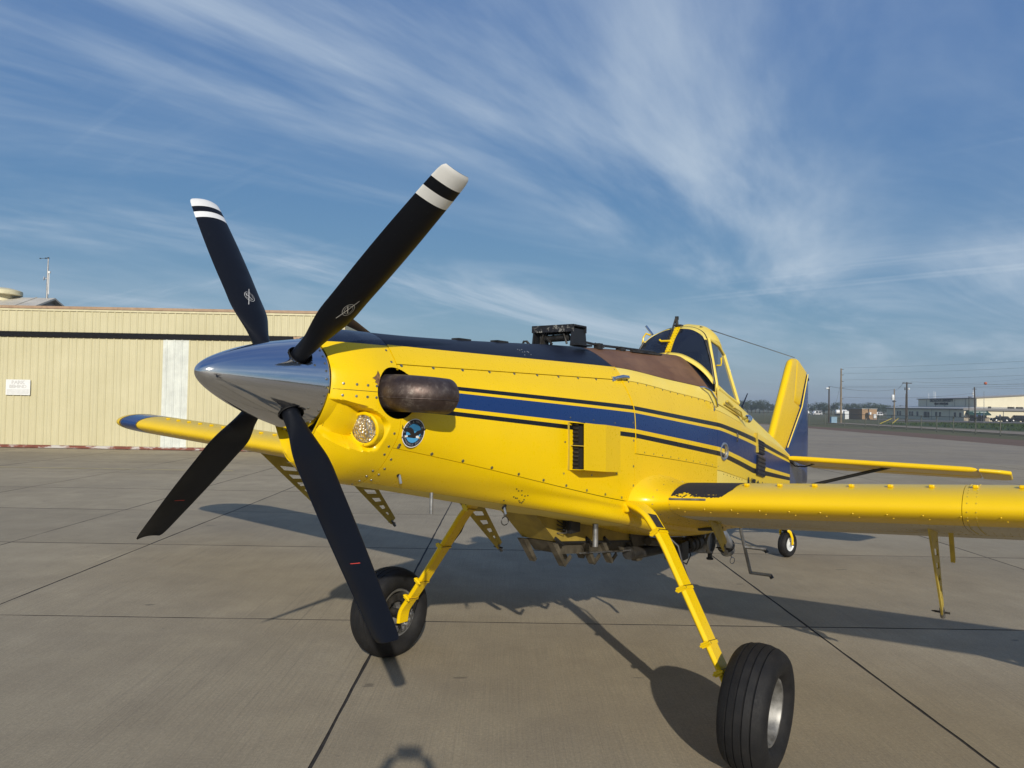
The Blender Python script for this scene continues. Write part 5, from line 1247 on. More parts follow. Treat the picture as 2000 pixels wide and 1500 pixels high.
    for a0 in (-.75, pi+.75-.0):
        mb = MB(); Pq = []
        for k in range(9):
            a = a0-.62+1.24*k/8; Pq.append([Vector((r_*cos(a), yq*s, r_*sin(a))) for r_, yq in ((.105, -.055), (.165, -.055), (.165, -.115), (.105, -.115))])
        mb.grid(Pq, closev=True, smooth=False); cal_ = mb.build('brake_caliper', M['alu'], wh)
        mb = MB()
        for k in range(4):
            a = a0-.5+1.0*k/3; mb.lathe([(.022, 0), (.022, .016), (.014, .022), (0, .022)], (.137*cos(a), -.112*s, .137*sin(a)), (0, -s, 0), 10)
        mb.build('caliper_piston', M['steel'], cal_)
    MB().lathe([(.035, -.16*s), (.035, .02*s)], (0, 0, 0), (0, 1, 0), 16).build('axle', M['darksteel'], wh)
    mb = MB(); mb.lathe([(.010, 0), (.010, -.018)], (.022, -.148*s, .09), (0, s, 0), 8); mb.lathe([(.010, 0), (.010, -.018)], (-.022, -.148*s, .09), (0, s, 0), 8); mb.build('leg_bolt', M['black'], wh)
    # fairing where the leg leaves the body
    mb = MB(); mb.box((-.33, .53*s, 1.455), (.26, .10, .07), Matrix.Rotation(R(9), 3, 'Y')); bevel(mb.build('gear_clamp_housing', M['yellow'], AP), .02, 3)
# ---- cockpit canopy
V = Vector
def curve3(pts, n):
    pv = [V(p) for p in pts]; out = []
    for i in range(n+1):
        u = (len(pv)-1)*i/n; j = int(min(u, len(pv)-2)); k = u-j
        p0, p1, p2, p3 = pv[j-1] if j > 0 else 2*pv[0]-pv[1], pv[j], pv[j+1], pv[j+2] if j+2 < len(pv) else 2*pv[-1]-pv[-2]
        out.append(.5*((2*p1)+(p2-p0)*k+(2*p0-5*p1+4*p2-p3)*k*k+(3*p1-p0-3*p2+p3)*k**3))
    return out
def mir(pts, s): return [V((p[0], p[1]*s, p[2])) for p in pts]
BS = [(-2.175, 0, 2.690), (-2.170, .15, 2.665), (-2.170, .30, 2.590), (-2.185, .40, 2.505), (-2.215, .455, 2.425)]
TP = [(-2.475, 0, 2.975), (-2.465, .12, 2.962), (-2.445, .20, 2.932), (-2.405, .265, 2.890), (-2.360, .310, 2.835)]
RF = [(-2.72, 0, 3.030), (-2.72, .14, 3.005), (-2.72, .22, 2.965), (-2.72, .285, 2.90), (-2.72, .325, 2.82)]
QR = [(-2.98, 0, 2.965), (-2.98, .12, 2.945), (-2.97, .20, 2.890), (-2.96, .245, 2.81), (-2.95, .275, 2.715)]
TF = [(-2.415, 0, 2.955), (-2.408, .125, 2.942), (-2.390, .210, 2.908), (-2.355, .278, 2.862), (-2.315, .325, 2.805)]
NC = 16
roof_mb = MB(); rows = []
for A in (TF, TP, RF, QR):
    port = curve3(A, NC); rows.append([V((p.x, -p.y, p.z)) for p in port[::-1]][:-1]+port)
cr = [[r[j] for r in rows] for j in range(len(rows[0]))]
rows2 = [[V(q) for q in curve3(c_, 12)] for c_ in cr]
rows2 = [[rows2[j][i] for j in range(len(rows2))] for i in range(13)]
roof_mb.grid(rows2, flip=True); cro = roof_mb.build('cockpit_roof', M['yellow_faded'], AP); so = cro.modifiers.new('s', 'SOLIDIFY'); so.thickness = .02; so.offset = -1
ar = curve3(TP, NC); ar = [V((p.x, -p.y, p.z)) for p in ar[::-1]][:-1]+ar
MB().tube([p+V((-.035, 0, .006)) for p in ar], .006, 6).build('roof_seal', M['navy'], cro)
for s in (1, -1):
    b = mir(curve3(BS, NC), s); tq = mir(curve3(TF, NC), s)
    G = []
    for i in range(9):
        k = i/8; row = []
        for j in range(NC+1):
            p = b[j].lerp(tq[j], k); bul = sin(k*pi)*.022; row.append(p+V((bul, s*bul*.5*(j/NC), bul*.35)))
        G.append(row)
    g_ = MB(); g_.grid(G, flip=(s < 0)); ws_ = g_.build('windscreen', M['glass_dark'], AP)
    # side post of the windscreen and door frame
    MB().tube([b[-1]+V((0, s*.004, -.04)), G[4][-1]+V((0, s*.008, 0)), tq[-1]+V((0, s*.002, .01))], .017, 8, flat=(1, .7)).build('windscreen_side_post', M['darksteel'], AP)
    dr = V((-2.262, s*.462, 2.395)), V((-2.405, s*.327, 2.835)), V((-2.945, s*.285, 2.715)), V((-3.02, s*.418, 2.205))
    MB().tube([dr[0]+V((.0, 0, -.12)), dr[0], dr[1]], .019, 8, flat=(1, .8)).build('door_frame', M['yellow_faded'], AP)
    mb = MB(); mb.tube([dr[1], V((-2.68, s*.325, 2.79)), dr[2]], .017, 8); mb.tube([dr[2], dr[3]], .020, 8); mb.tube([dr[0]+V((-.03, 0, -.05)), dr[3]], .016, 8); dfr = mb.build('door_frame', M['yellow_faded'], AP)
    mb = MB(); mb.add([dr[0], dr[1], V((-2.68, s*.322, 2.79)), dr[2], dr[3]], [(0, 1, 2, 3, 4)] if s < 0 else [(4, 3, 2, 1, 0)]); mb.build('door_window', M['glass_side'], AP)
    # lower door skin between the window and the fuselage side
    mb = MB(); mb.add([dr[0]+V((0, 0, -.0)), dr[3], V((-3.10, s*.445, 2.05)), V((-2.16, s*.512, 2.20))], [(0, 1, 2, 3)]); mb.build('door_skin', M['yellow_faded'], AP)
    mb = MB(); mb.add([dr[1], dr[2], V((-2.96, s*.245, 2.81)), V((-2.72, s*.325, 2.82)), V((-2.36, s*.312, 2.835))], [(0, 1, 2, 3, 4)]); mb.build('roof_side_skin', M['yellow_faded'], AP)
    # base frame under the glass
    Pb = [[p+V((.004, 0, .012)), p+V((.040, s*.006*j/NC, -.006)), p+V((.062, s*.012*j/NC, -.022-.02*j/NC))] for j, p in enumerate(b)]
    mb = MB(); mb.grid(Pb); wb_ = mb.build('windscreen_base_frame', M['yellow_faded'], AP); q_s = wb_.modifiers.new('s', 'SOLIDIFY'); q_s.thickness = .006
    # rear quarter
    rq = [dr[2], V((-2.98, 0, 2.965)), V((-3.85, 0, 2.285)), V((-3.30, s*.33, 2.16)), dr[3]]
    q1 = curve3(QR, 8); q1 = mir(q1, s); q2 = curve3([(-3.85, 0, 2.27), (-3.6, .14, 2.26), (-3.3, .28, 2.22), (-3.12, .37, 2.17), (-3.04, .418, 2.16)], 8); q2 = mir(q2, s)
    mb = MB(); mb.grid([[a.lerp(c_, i/6) for a, c_ in zip(q1, q2)] for i in range(7)]); mb.build('rear_window', M['glass_side'], AP)
    # grab handle on the door
    mb = MB(); h0 = V((-2.47, s*.388, 2.575)); mb.tube([h0+V((.03, 0, .0)), h0+V((.03, s*.05, .0)), h0+V((.03, s*.055, .03)), h0+V((.03, s*.05, .075))], .008, 8); mb.build('door_handle', M['yellow'], AP)
    # latch rods below the door
    mb = MB(); mb.tube([(-2.36, s*.50, 2.20), (-2.75, s*.475, 2.13), (-3.16, s*.440, 2.045)], .010, 6); mb.tube([(-2.45, s*.50, 2.225), (-2.60, s*.50, 2.175)], .014, 6); mb.tube([(-2.72, s*.475, 2.165), (-2.95, s*.47, 2.12), (-3.05, s*.46, 2.04)], .009, 6); mb.build('door_latch', M['olive'], AP)
MB().lathe([(0, -.02), (.035, -.015), (.045, .02), (.03, .05), (0, .055)], (-3.20, .455, 2.045), (.5, .8, .2), 14).build('side_lamp', M['polished'], AP)
pm = MB(); pm.bar((-2.165, .0, 2.70), (-2.405, 0, 2.965), .052, .016, (1, 0, .8)); po = pm.build('windscreen_centre_post', M['yellow'], AP)
mb = MB()
for k in range(9):
    for w in (-.018, .018):
        p = V((-2.165, w, 2.70)).lerp(V((-2.405, w, 2.965)), (k+.5)/9)+V((.006, 0, .007)); mb.lathe([(.004, 0), (.003, .003), (0, .004)], p, (.75, 0, .66), 6)
mb.build('screws', M['dark'], po, kind='stuff')
mb = MB(); mb.tube([(-2.265, 0, 2.80), (-2.235, -.01, 2.815), (-2.235, -.10, 2.815), (-2.235, -.12, 2.83)], .011, 8); mb.build('wiper_rest', M['yellow'], po)
# wiper
wp = MB(); wp.tube([(-2.41, -.01, 2.97), (-2.40, -.01, 3.075)], [.018, .012], 10); wp.box((-2.405, -.01, 3.06), (.026, .03, .035)); wp.box((-2.42, .0, 2.985), (.07, .08, .016)); wpo = wp.build('wiper_motor', M['darksteel'], AP)
mb = MB(); mb.tube([(-2.385, -.012, 3.06), (-2.33, -.022, 2.95), (-2.275, -.034, 2.845)], [.010, .008, .007], 6); mb.tube([(-2.32, -.034, 2.90), (-2.245, -.036, 2.80), (-2.20, -.040, 2.745)], .007, 6); mb.tube([(-2.315, -.05, 2.89), (-2.235, -.06, 2.77)], .005, 6); mb.build('wiper_arm', M['darksteel'], wpo)
MB().tube([(-2.43, -.285, 2.905), (-2.44, -.365, 3.0)], .012, 10).build('temperature_probe', M['polished'], AP)
MB().tube([(-2.44, -.31, 2.90), (-2.43, -.36, 2.92), (-2.42, -.385, 2.88), (-2.40, -.385, 2.80), (-2.40, -.35, 2.78)], .010, 6).build('mirror_bracket', M['yellow'], AP)
# seat and panel seen darkly behind the glass
mb = MB(); mb.box((-2.75, 0, 2.30), (.12, .46, .62), Matrix.Rotation(R(12), 3, 'Y')); mb.box((-2.72, 0, 2.66), (.09, .26, .16), Matrix.Rotation(R(12), 3, 'Y')); bevel(mb.build('pilot_seat', M['black'], AP), .04)
mb = MB(); mb.box((-2.32, 0, 2.52), (.05, .66, .20)); mb.build('instrument_panel', M['black'], AP)
# ---- hopper lid frame on top of the fuselage
t = NT('scraped_black_metal'); v = t.coord('Object'); n = t.noise(v, 24, 5, .75); t.set(t.mix(t.rng(n, .56, .62), (.014, .014, .017), (.26, .25, .22)), .55, .2); M['scraped'] = t.mat
hf = MB(); hf.box((-.19, -.015, 2.757), (.19, .37, .012)); hf.box((-.098, -.015, 2.735), (.012, .37, .052)); hf.box((-.282, -.015, 2.735), (.012, .37, .052)); fr_ = hf.build('hopper_hood', M['scraped'], AP)
for y in (-.185, .155):
    mb = MB(); mb.prism([(-.31, 0), (-.08, 0), (-.10, .135), (-.285, .135)], (0, y, 2.60), (1, 0, 0), (0, 0, 1), .012); mb.box((-.19, y+(.03 if y > 0 else -.03), 2.612), (.20, .07, .012)); mb.build('hood_bracket', M['black'], fr_)
mb = MB(); mb.tube([(-.15, -.11, 2.665), (-.15, .10, 2.668)], .026, 12); mb.box((-.16, -.13, 2.64), (.05, .05, .09)); mb.build('lid_actuator', M['darksteel'], fr_)
mb = MB(); mb.tube([(-.12, -.14, 2.62), (-.12, -.11, 2.70), (-.12, -.02, 2.735), (-.12, .07, 2.70), (-.12, .10, 2.62)], .008, 6); mb.tube([(-.2, -.10, 2.62), (-.18, -.06, 2.70), (-.18, .02, 2.72), (-.2, .08, 2.66)], .007, 6); mb.tube([(-.10, -.02, 2.62), (-.13, -.10, 2.68)], .010, 6); mb.tube([(-.15, -.15, 2.60), (-.15, -.15, 2.69)], .018, 8); mb.build('hose', M['darksteel'], fr_)
mb = MB(); mb.tube([(-.10, -.20, 2.60), (-.06, -.225, 2.645), (-.06, -.25, 2.645), (-.06, -.27, 2.60)], .010, 6); mb.build('lid_hook', M['darksteel'], fr_)
# lid rail running aft over the hopper
mb = MB(); mb.tube([(-.30, .10, 2.655), (-.60, .10, 2.645), (-1.05, .11, 2.652), (-1.60, .12, 2.655)], .010, 6); mb.tube([(-.62, .06, 2.655), (-1.62, .10, 2.665)], .007, 6); rl = mb.build('lid_rail', M['darksteel'], AP)
for x in (-.58, -.95, -1.25, -1.58): 
    mb = MB(); mb.box((x, .11, 2.635), (.06, .05, .045)); mb.tube([(x-.04, .14, 2.63), (x+.04, .10, 2.655)], .008, 6); mb.build('lid_clip', M['darksteel'], rl)
mb = MB(); mb.bar((-1.08, .15, 2.63), (-1.64, .165, 2.635), .03, .016); mb.build('lid_hinge', M['darksteel'], rl)
for (x, y) in ((1.0, .02), (.62, .03), (.55, -.02)): MB().bx(x-.06, x+.06, y-.03, y+.03, surf(x, .2).z-.010, surf(x, 0).z+.007).build('cowl_latch', M['darksteel'], AP)
# ---- side air scoop on the cowl
xs0, xs1 = .485, -.06
def sd_y(x, z): return side_y(x, z)
zt = lambda x: 2.058+(x-.485)*.075; zb = lambda x: 1.752+(x-.485)*.085
A0, A1 = V((xs0, sd_y(xs0, zt(xs0)), zt(xs0))), V((xs0, sd_y(xs0, zb(xs0)), zb(xs0))); D0, D1 = V((xs1, sd_y(xs1, zt(xs1)), zt(xs1))), V((xs1, sd_y(xs1, zb(xs1)), zb(xs1)))
pr_ = V((0, .105, 0)); O0, O1 = A0+pr_+V((-.02, 0, -.008)), A1+pr_+V((-.02, 0, .004)); m0, m1 = A0.lerp(D0, .55)+pr_*.80, A1.lerp(D1, .55)+pr_*.80
t0, t1 = D0+V((0, .045, 0)), D1+V((0, .045, 0)); inn = V((0, -.012, 0))
mb = MB(); mb.add([O0, m0, t0, O1, m1, t1, A0+inn, D0+inn, A1+inn, D1+inn], [(0, 1, 4, 3), (1, 2, 5, 4), (6, 7, 2, 1, 0), (3, 4, 5, 9, 8), (2, 7, 9, 5)])
sc_ = mb.build('air_scoop', M['yellow'], AP); ss = sc_.modifiers.new('s', 'SOLIDIFY'); ss.thickness = .004; ss.offset = 0
mb = MB(); bk0, bk1 = A0.lerp(D0, .08), A1.lerp(D1, .08)
mb.add([bk0+V((0, .003, 0)), bk0+pr_*.92, bk1+pr_*.92, bk1+V((0, .003, 0))], [(0, 1, 2, 3)]); mb.build('scoop_dark_back', M['dark'], sc_)  # dark sheet close behind the opening paints the shaded inside of the scoop
mb = MB(); mm0, mm1 = A0.lerp(A1, .50), bk0.lerp(bk1, .50); mb.add([mm0+V((-.015, .0, 0)), mm0+pr_+V((-.02, 0, 0)), mm1+pr_*.9, mm1], [(0, 1, 2, 3)]); o = mb.build('scoop_divider', M['olive'], sc_); oo = o.modifiers.new('s', 'SOLIDIFY'); oo.thickness = .004
for k in range(12):
    q = (k+.5)/12; p0, p1 = bk0.lerp(bk1, q), bk0.lerp(bk1, q)+pr_*.50; MB().bar(p0+V((.010, .012, 0)), p1+V((.010, 0, 0)), .006, .010).build('cooler_fin', M['darksteel'], sc_)
mb = MB(); mb.bar(A0+V((.004, .004, 0)), A1+V((.004, .004, 0)), .010, .010, (0, 1, 0)); mb.build('scoop_flange', M['olive'], sc_)
# ---- fasteners on the skin (quarter-turn studs, screws, rivets)
def stud(mb, p, d, r):
    mb.lathe([(r, -.0015), (r*.92, .0015), (r*.45, .0022), (0, .0024)], p, d, 9)
def fast_row(name, items, r, mat, parent=AP, sides=(1,)):
    mb = MB()
    for s in sides:
        for X_, v_ in items: stud(mb, surf(X_, v_, s, .001), normal(X_, v_, s), r)
    mb.build(name, mat, parent, kind='stuff')
def v_at(x, z):
    lo, hi = 0.0, 10.0
    for _ in range(36):
        m_ = (lo+hi)/2
        if surf(x, m_).z > z: lo = m_
        else: hi = m_
    return (lo+hi)/2
both_s = (1, -1)
fast_row('cowl_studs', [(SE1-.03-.225*k, 3.06) for k in range(10)], .0095, M['screw'], sides=both_s)
fast_row('cowl_studs', [(SE1-.03-.218*k, 6.88) for k in range(10)], .0095, M['screw'], sides=both_s)
fast_row('cowl_studs', [(SE2+.02, v) for v in (2.2, 4.55, 5.1, 5.9, 6.45, 6.95)]+[(SE1-.03, v) for v in (6.2, 6.75)], .009, M['screw'], sides=both_s)
fast_row('bowl_screws', [(SE1+.028, v) for v in (2.35, 2.9, 6.05, 6.95, 7.35, 8.15, 8.5, 8.9, 9.4)]+[(SE1-.026, v) for v in (7.5, 7.95, 8.3, 8.7)], .0068, M['screw'], sides=both_s)
fast_row('bowl_screws', [(x, v_at(x, 2.212+.028*sg+(1.92-x)*-.05)) for x in (2.145, 2.085, 2.03, 1.982) for sg in (1, -1)], .0068, M['screw'], sides=both_s)
fast_row('cowl_rivets', [(SE1-.10-.042*k, 2.93) for k in range(50)], .0028, M['olive'], sides=both_s)
fast_row('hopper_screws', [(SE2-.10-.14*k, 3.06) for k in range(12)], .0070, M['screw'], sides=both_s)
fast_row('hopper_screws', [(SE2-.16-.16*k, 5.42) for k in range(11)]+[(SE2-.03, 5.0)], .0060, M['screw'], sides=both_s)
fast_row('hopper_screws', [(SE2-.10-.20*k, 7.25) for k in range(8)]+[(SE2-.06-.11*k, 6.88) for k in range(3)], .0055, M['dark'], sides=both_s)
fast_row('deck_screws', [(SE3-.20-.12*k, 5.72) for k in range(7)]+[(SE3-.04, 3.2), (SE3-.04, 4.1)], .0055, M['dark'], sides=both_s)
fast_row('scoop_screws', [(.46, v_at(.46, 2.085)), (.20, v_at(.2, 2.067)), (-.07, v_at(-.07, 2.045)), (.52, v_at(.52, 1.93)), (.52, v_at(.52, 1.73)), (-.09, v_at(-.09, 1.90)), (-.09, v_at(-.09, 1.69)), (.22, v_at(.22, 1.70))], .0068, M['screw'])
rr2 = random.Random(12)
fast_row('chip_spots', [(.83+rr2.uniform(-.07, .07), 8.3+rr2.uniform(-.45, .45)) for _ in range(15)]+[(.55+rr2.uniform(-.1, .1), 1.4+rr2.uniform(-.2, .25)) for _ in range(0)], .0048, M['dark'])
fast_row('chip_spots', [(.60+rr2.uniform(-.06, .08), 1.55+rr2.uniform(-.22, .22)) for _ in range(9)], .0045, M['alu'])
# panel joint strip between bowl halves, and the bead on the cowl rear edge
MB().tube([surf(x, v_at(x, 2.212+(1.92-x)*-.05), 1, -.0012) for x in np.linspace(2.185, 1.965, 10)], .0022, 5).build('bowl_split_line', M['dark'], nb)
MB().tube([surf(SE2-.012, v, 1, .002) for v in np.linspace(2.0, 5.5, 30)], .0045, 6, flat=(.6, 1)).build('cowl_bead', M['yellow'], AP)
# ---- emblem decal: round badge with an eagle
EC = V((1.752, 0, 2.010)); EC.y = side_y(EC.x, EC.z)
ex_ = V((-1, (side_y(EC.x-.05, EC.z)-EC.y)/.05, 0)).normalized(); ez_ = V((0, (side_y(EC.x, EC.z+.04)-side_y(EC.x, EC.z-.04))/.08, 1)).normalized(); en_ = ez_.cross(ex_).normalized()
if en_.y < 0: en_ = -en_
M['decal_navy'] = simple('decal_navy', (.010, .013, .025), .4, var=.05); M['decal_blue'] = simple('decal_sky_blue', (.07, .33, .62), .4, var=.05); M['decal_blue2'] = simple('decal_deep_blue', (.02, .13, .26), .4, var=.05); M['decal_white'] = simple('decal_white', (.75, .75, .75), .4, var=.03); M['decal_grey'] = simple('decal_pale_grey', (.30, .31, .33), .4, var=.05); M['eagle'] = simple('eagle_brown', (.018, .015, .014), .5, var=.3, scale=80); M['beak'] = simple('beak_yellow', (.6, .38, .05), .5, var=.05)
def E3(a, b, l): return EC+ex_*a+ez_*b+en_*(.0035+l)
bd_ = MB(); rW, rH = .072, .075
bd_.add([E3(rW*cos(w), rH*sin(w), 0) for w in np.linspace(0, 2*pi, 49)[:-1]], [tuple(range(48))]); badge = bd_.build('maker_badge', M['decal_white'], AP)
MB().add([E3(.068*cos(w), .071*sin(w), .0005) for w in np.linspace(0, 2*pi, 49)[:-1]], [tuple(range(48))]).build('badge_ring', M['decal_navy'], badge)
MB().add([E3(.047*cos(w), .050*sin(w), .001) for w in np.linspace(0, 2*pi, 41)[:-1]], [tuple(range(40))]).build('badge_field', M['decal_blue'], badge)
MB().add([E3(.047*cos(w), .050*sin(w), .0013) for w in np.linspace(.15, pi-.25, 20)], [tuple(range(20))]).build('badge_shade', M['decal_blue2'], badge)
eag = [(-.082, .047), (-.072, .036), (-.080, .030), (-.066, .026), (-.050, .028), (-.025, .032), (-.006, .020), (.006, .0), (.018, .010), (.038, .015), (.058, .026), (.078, .022), (.066, .012), (.052, .002), (.034, -.010), (.024, -.020), (.010, -.026), (-.020, -.022), (-.045, -.018), (-.055, -.012), (-.040, -.010), (-.018, -.006), (-.030, .004), (-.052, .012), (-.066, .018), (-.074, .024)]
MB().add([E3(a, b, .0022) for a, b in [(-p[0]*-1, p[1]) for p in eag]], [tuple(range(len(eag)))]).build('eagle', M['eagle'], badge)
MB().add([E3(a, b, .0030) for a, b in ((.016, -.016), (.024, -.012), (.036, -.016), (.040, -.024), (.030, -.027), (.018, -.024))], [tuple(range(6))]).build('eagle_head', M['decal_white'], badge)
MB().add([E3(a, b, .0030) for a, b in ((-.055, -.010), (-.038, -.009), (-.036, -.017), (-.054, -.020))], [tuple(range(4))]).build('eagle_tail', M['decal_white'], badge)
MB().add([E3(a, b, .0034) for a, b in ((.036, -.018), (.045, -.024), (.040, -.031), (.036, -.025))], [tuple(range(4))]).build('beak', M['beak'], badge)
def arc_text(txt, rad, a_mid, span, size, inward):
    mb = MB(); n = len(txt)
    for i, ch in enumerate(txt):
        if ch == ' ': continue
        q = (i+.5)/n-.5; a = a_mid-span*q if not inward else a_mid+span*q
        me = text_mesh(ch, size); ca = a-pi/2 if not inward else a+pi/2
        cx_, cy_ = rad*cos(a), rad*1.045*sin(a)
        mb.add([E3(cx_+v.co.x*cos(ca)-v.co.y*sin(ca), cy_+v.co.x*sin(ca)+v.co.y*cos(ca), .0016) for v in me.vertices], [tuple(p.vertices) for p in me.polygons]); bpy.data.meshes.remove(me)
    return mb.build('badge_lettering', M['decal_grey'], badge)
arc_text('PRATT & WHITNEY', .0575, pi/2, R(175), .0165, False); arc_text('DEPENDABLE ENGINES', .0575, -pi/2, R(165), .0135, True)
# registration letters low on the rear side
for i, ch in enumerate('N7046'):
    x = -3.30-.21*i; z = 1.27-.045*i*.75; y = side_y(x, z)+.004
    place_text(ch, .36, (x-.06, y, z), (-1, -.09, -.17), (0, .02, 1), M['navy'], AP, name='registration_letter', ext=.001, bold=.004, sx=.8)
# ---- small fittings on the body
for s in (1,):
    mb = MB(); c_ = V((-.30, side_y(-.30, 2.368), 2.368)); mb.tube([c_+V((.02, 0, -.005)), c_+V((.01, .025, .004)), c_+V((-.05, .036, .014)), c_+V((-.13, .036, .012)), c_+V((-.15, .01, 0))], .014, 10, flat=(1, .7)); mb.box(c_+V((.05, .006, -.005)), (.05, .012, .03)); mb.build('step_handle', M['polished'], AP)
    a, b = V((-1.86, side_y(-1.86, 2.345)+.0, 2.345)), V((-2.05, side_y(-2.05, 2.165), 2.165)); mb = MB(); mb.tube([a, a+V((-.01, .035, 0)), a.lerp(b, .3)+V((-.03, .05, .025)), a.lerp(b, .7)+V((-.03, .05, .02)), b+V((0, .04, .01)), b], .011, 10); mb.box(b+V((0, .006, -.01)), (.03, .012, .05)); mb.build('grab_handle', M['polished'], AP)
mb = MB(); cx_, cz_ = -2.28, 1.745; cy_ = side_y(cx_, cz_)
mb.lathe([(.088, -.004), (.086, .010), (.074, .014), (.064, .008), (.060, -.012), (.0, -.014)], (cx_, cy_+.004, cz_), (.12, 1, 0), 30, mis=[0, 0, 0, 0, 1]); mb.build('side_vent', [M['alu'], M['darksteel']], AP)
for (x0, x1, z0, z1) in ((-3.74, -4.10, 1.815, 1.665), (-3.74, -4.16, 1.635, 1.41)):
    def q_(x, z): return V((x, side_y(x, z), z))
    dz = -.165*(x0-x1)
    c4 = [q_(x0, z0), q_(x1, z0+dz*.9), q_(x1, z1+dz*.9), q_(x0, z1)]; mb = MB(); out_ = V((0.0, .022, 0))
    mb.add([p+out_ for p in c4]+[p-V((0, .01, 0)) for p in c4], [(0, 1, 2, 3), (0, 4, 5, 1), (1, 5, 6, 2), (2, 6, 7, 3), (3, 7, 4, 0)]); lv = mb.build('side_louvre', M['decal_navy'], AP)
    for k in range(5):
        qk = (k+.5)/5; a, b = c4[0].lerp(c4[3], qk), c4[1].lerp(c4[2], qk); MB().bar(a+out_*1.2, b+out_*1.2, .012, .006, (0, 1, 0)).build('louvre_slat', M['navy'], lv)
MB().bar(V((-3.72, side_y(-3.72, 1.86)+.01, 1.885)), V((-3.72, side_y(-3.72, 1.66)+.012, 1.665)), .02, .03, (0, 1, 0)).build('louvre_bracket', M['olive'], AP)
mb = MB(); p = V((-2.75, side_y(-2.75, 1.86)+.01, 1.86)); mb.tube([p+V((0, 0, .05)), p+V((0, .008, .02)), p+V((0, .004, -.04))], .006, 6); mb.build('static_port', M['decal_navy'], AP)
for (x, z, l) in ((1.715, 1.79, .05), (.872, 1.535, .045)):
    p = V((x, side_y(x, z), z)); g_ = MB().lathe([(.018, 0), (.018, .006), (.010, .010)], p, (0, .8, -.5), 14).build('drain_grommet', M['black'], AP); MB().tube([p, p+V((0, .015, -l))], .008, 8).build('drain_pipe', M['alu'], g_)
for (x, y, z, l, r_) in ((1.40, .16, 1.66, .12, .011), (-.20, .32, 1.30, .165, .021)):
    MB().tube([(x, y, z), (x, y, z-l)], r_, 12).build('drain_pipe', M['alu'], AP)
mb = MB(); mb.lathe([(.024, -.004), (.030, 0), (.024, .004)], (.78, .22, 1.43), (.4, 1, 0), 14); mb.tube([(.78, .22, 1.46), (.78, .22, 1.55)], .008, 6); mb.build('tie_down_ring', M['darksteel'], AP)
# ---- hopper gate box under the belly
M['dull_yellow'] = simple('grimy_yellow', (.34, .24, .035), .6, var=.25, scale=5); M['grime'] = simple('grimy_brown_metal', (.10, .085, .06), .6, .3, var=.35, scale=9)
gt = MB(); gy_ = .15
gp = [(.60, 1.50), (.22, 1.185), (-.98, 1.02), (-.98, 1.28)]
gt.prism(gp, (0, 0, 0), (1, 0, 0), (0, 0, 1), 2*gy_); gate = gt.build('hopper_gate_box', M['dull_yellow'], AP); gate.location.x = -.16
mb = MB(); mb.prism([(.21, 1.178), (.10, 1.075), (-.98, .92), (-.98, 1.015)], (0, 0, 0), (1, 0, 0), (0, 0, 1), 2*gy_-.06); mb.build('gate_throat', M['grime'], gate)
mb = MB(); mb.bar((.23, gy_+.004, 1.182), (-.98, gy_+.004, 1.017), .006, .016, (0, 0, 1)); mb.build('gate_flange', M['black'], gate)
for k, x in enumerate((.22, -.22, -.50, -.96)):   # deflector vanes
    z = 1.155-(.22-x)*.135
    mb = MB(); mb.prism([(.055, .03), (-.11, -.165), (-.135, -.150), (-.01, .02)], (x, gy_-.02, z), (1, 0, 0), (0, 0, 1), .05); mb.prism([(.055, .03), (-.11, -.165), (-.135, -.150), (-.01, .02)], (x, -gy_+.02, z), (1, 0, 0), (0, 0, 1), .05); mb.bar((x-.11, gy_, z-.155), (x-.20, gy_, z-.105), .012, .03); vn = mb.build('gate_vane', M['grime'], gate)
    mb = MB(); mb.tube([(x+.03, gy_+.01, z+.06), (x-.07, gy_+.01, z-.0)], .014, 6); mb.build('vane_lever', M['black'], vn)
mb = MB(); mb.prism([(-.84, 1.19), (-1.26, 1.12), (-1.22, .92), (-1.12, .835), (-1.04, .84)], (0, gy_+.02, 0), (1, 0, 0), (0, 0, 1), .014); ep = mb.build('gate_end_plate', M['grime'], gate)
mb = MB(); mb.lathe([(.04, 0), (.06, .02), (.06, .05), (.045, .055), (.045, .08), (.06, .085), (.06, .12), (.03, .13)], (-1.16, gy_-.03, .975), (-1, .1, 0), 18); mb.build('coupling', M['steel'], ep)
mb = MB(); mb.box((.08, gy_+.04, 1.30), (.13, .07, .12)); bxo = mb.build('actuator_box', M['black'], gate)
mb = MB(); mb.tube([(.13, gy_+.05, 1.36), (.13, gy_+.03, 1.42)], .016, 8); mb.build('actuator_rod', M['chip'], bxo)
mb = MB()
for q in range(4): mb.tube([(.14, gy_+.04, 1.32), (.19, gy_+.03+.01*q, 1.31-.02*q), (.23, gy_+.01, 1.34-.03*q)], .004, 5)
mb.build('wiring', M['black'], bxo)
MB().tube([(-.08, gy_+.02, 1.06), (-.94, gy_+.03, .95)], .007, 6).build('gate_push_rod', M['steel'], gate)
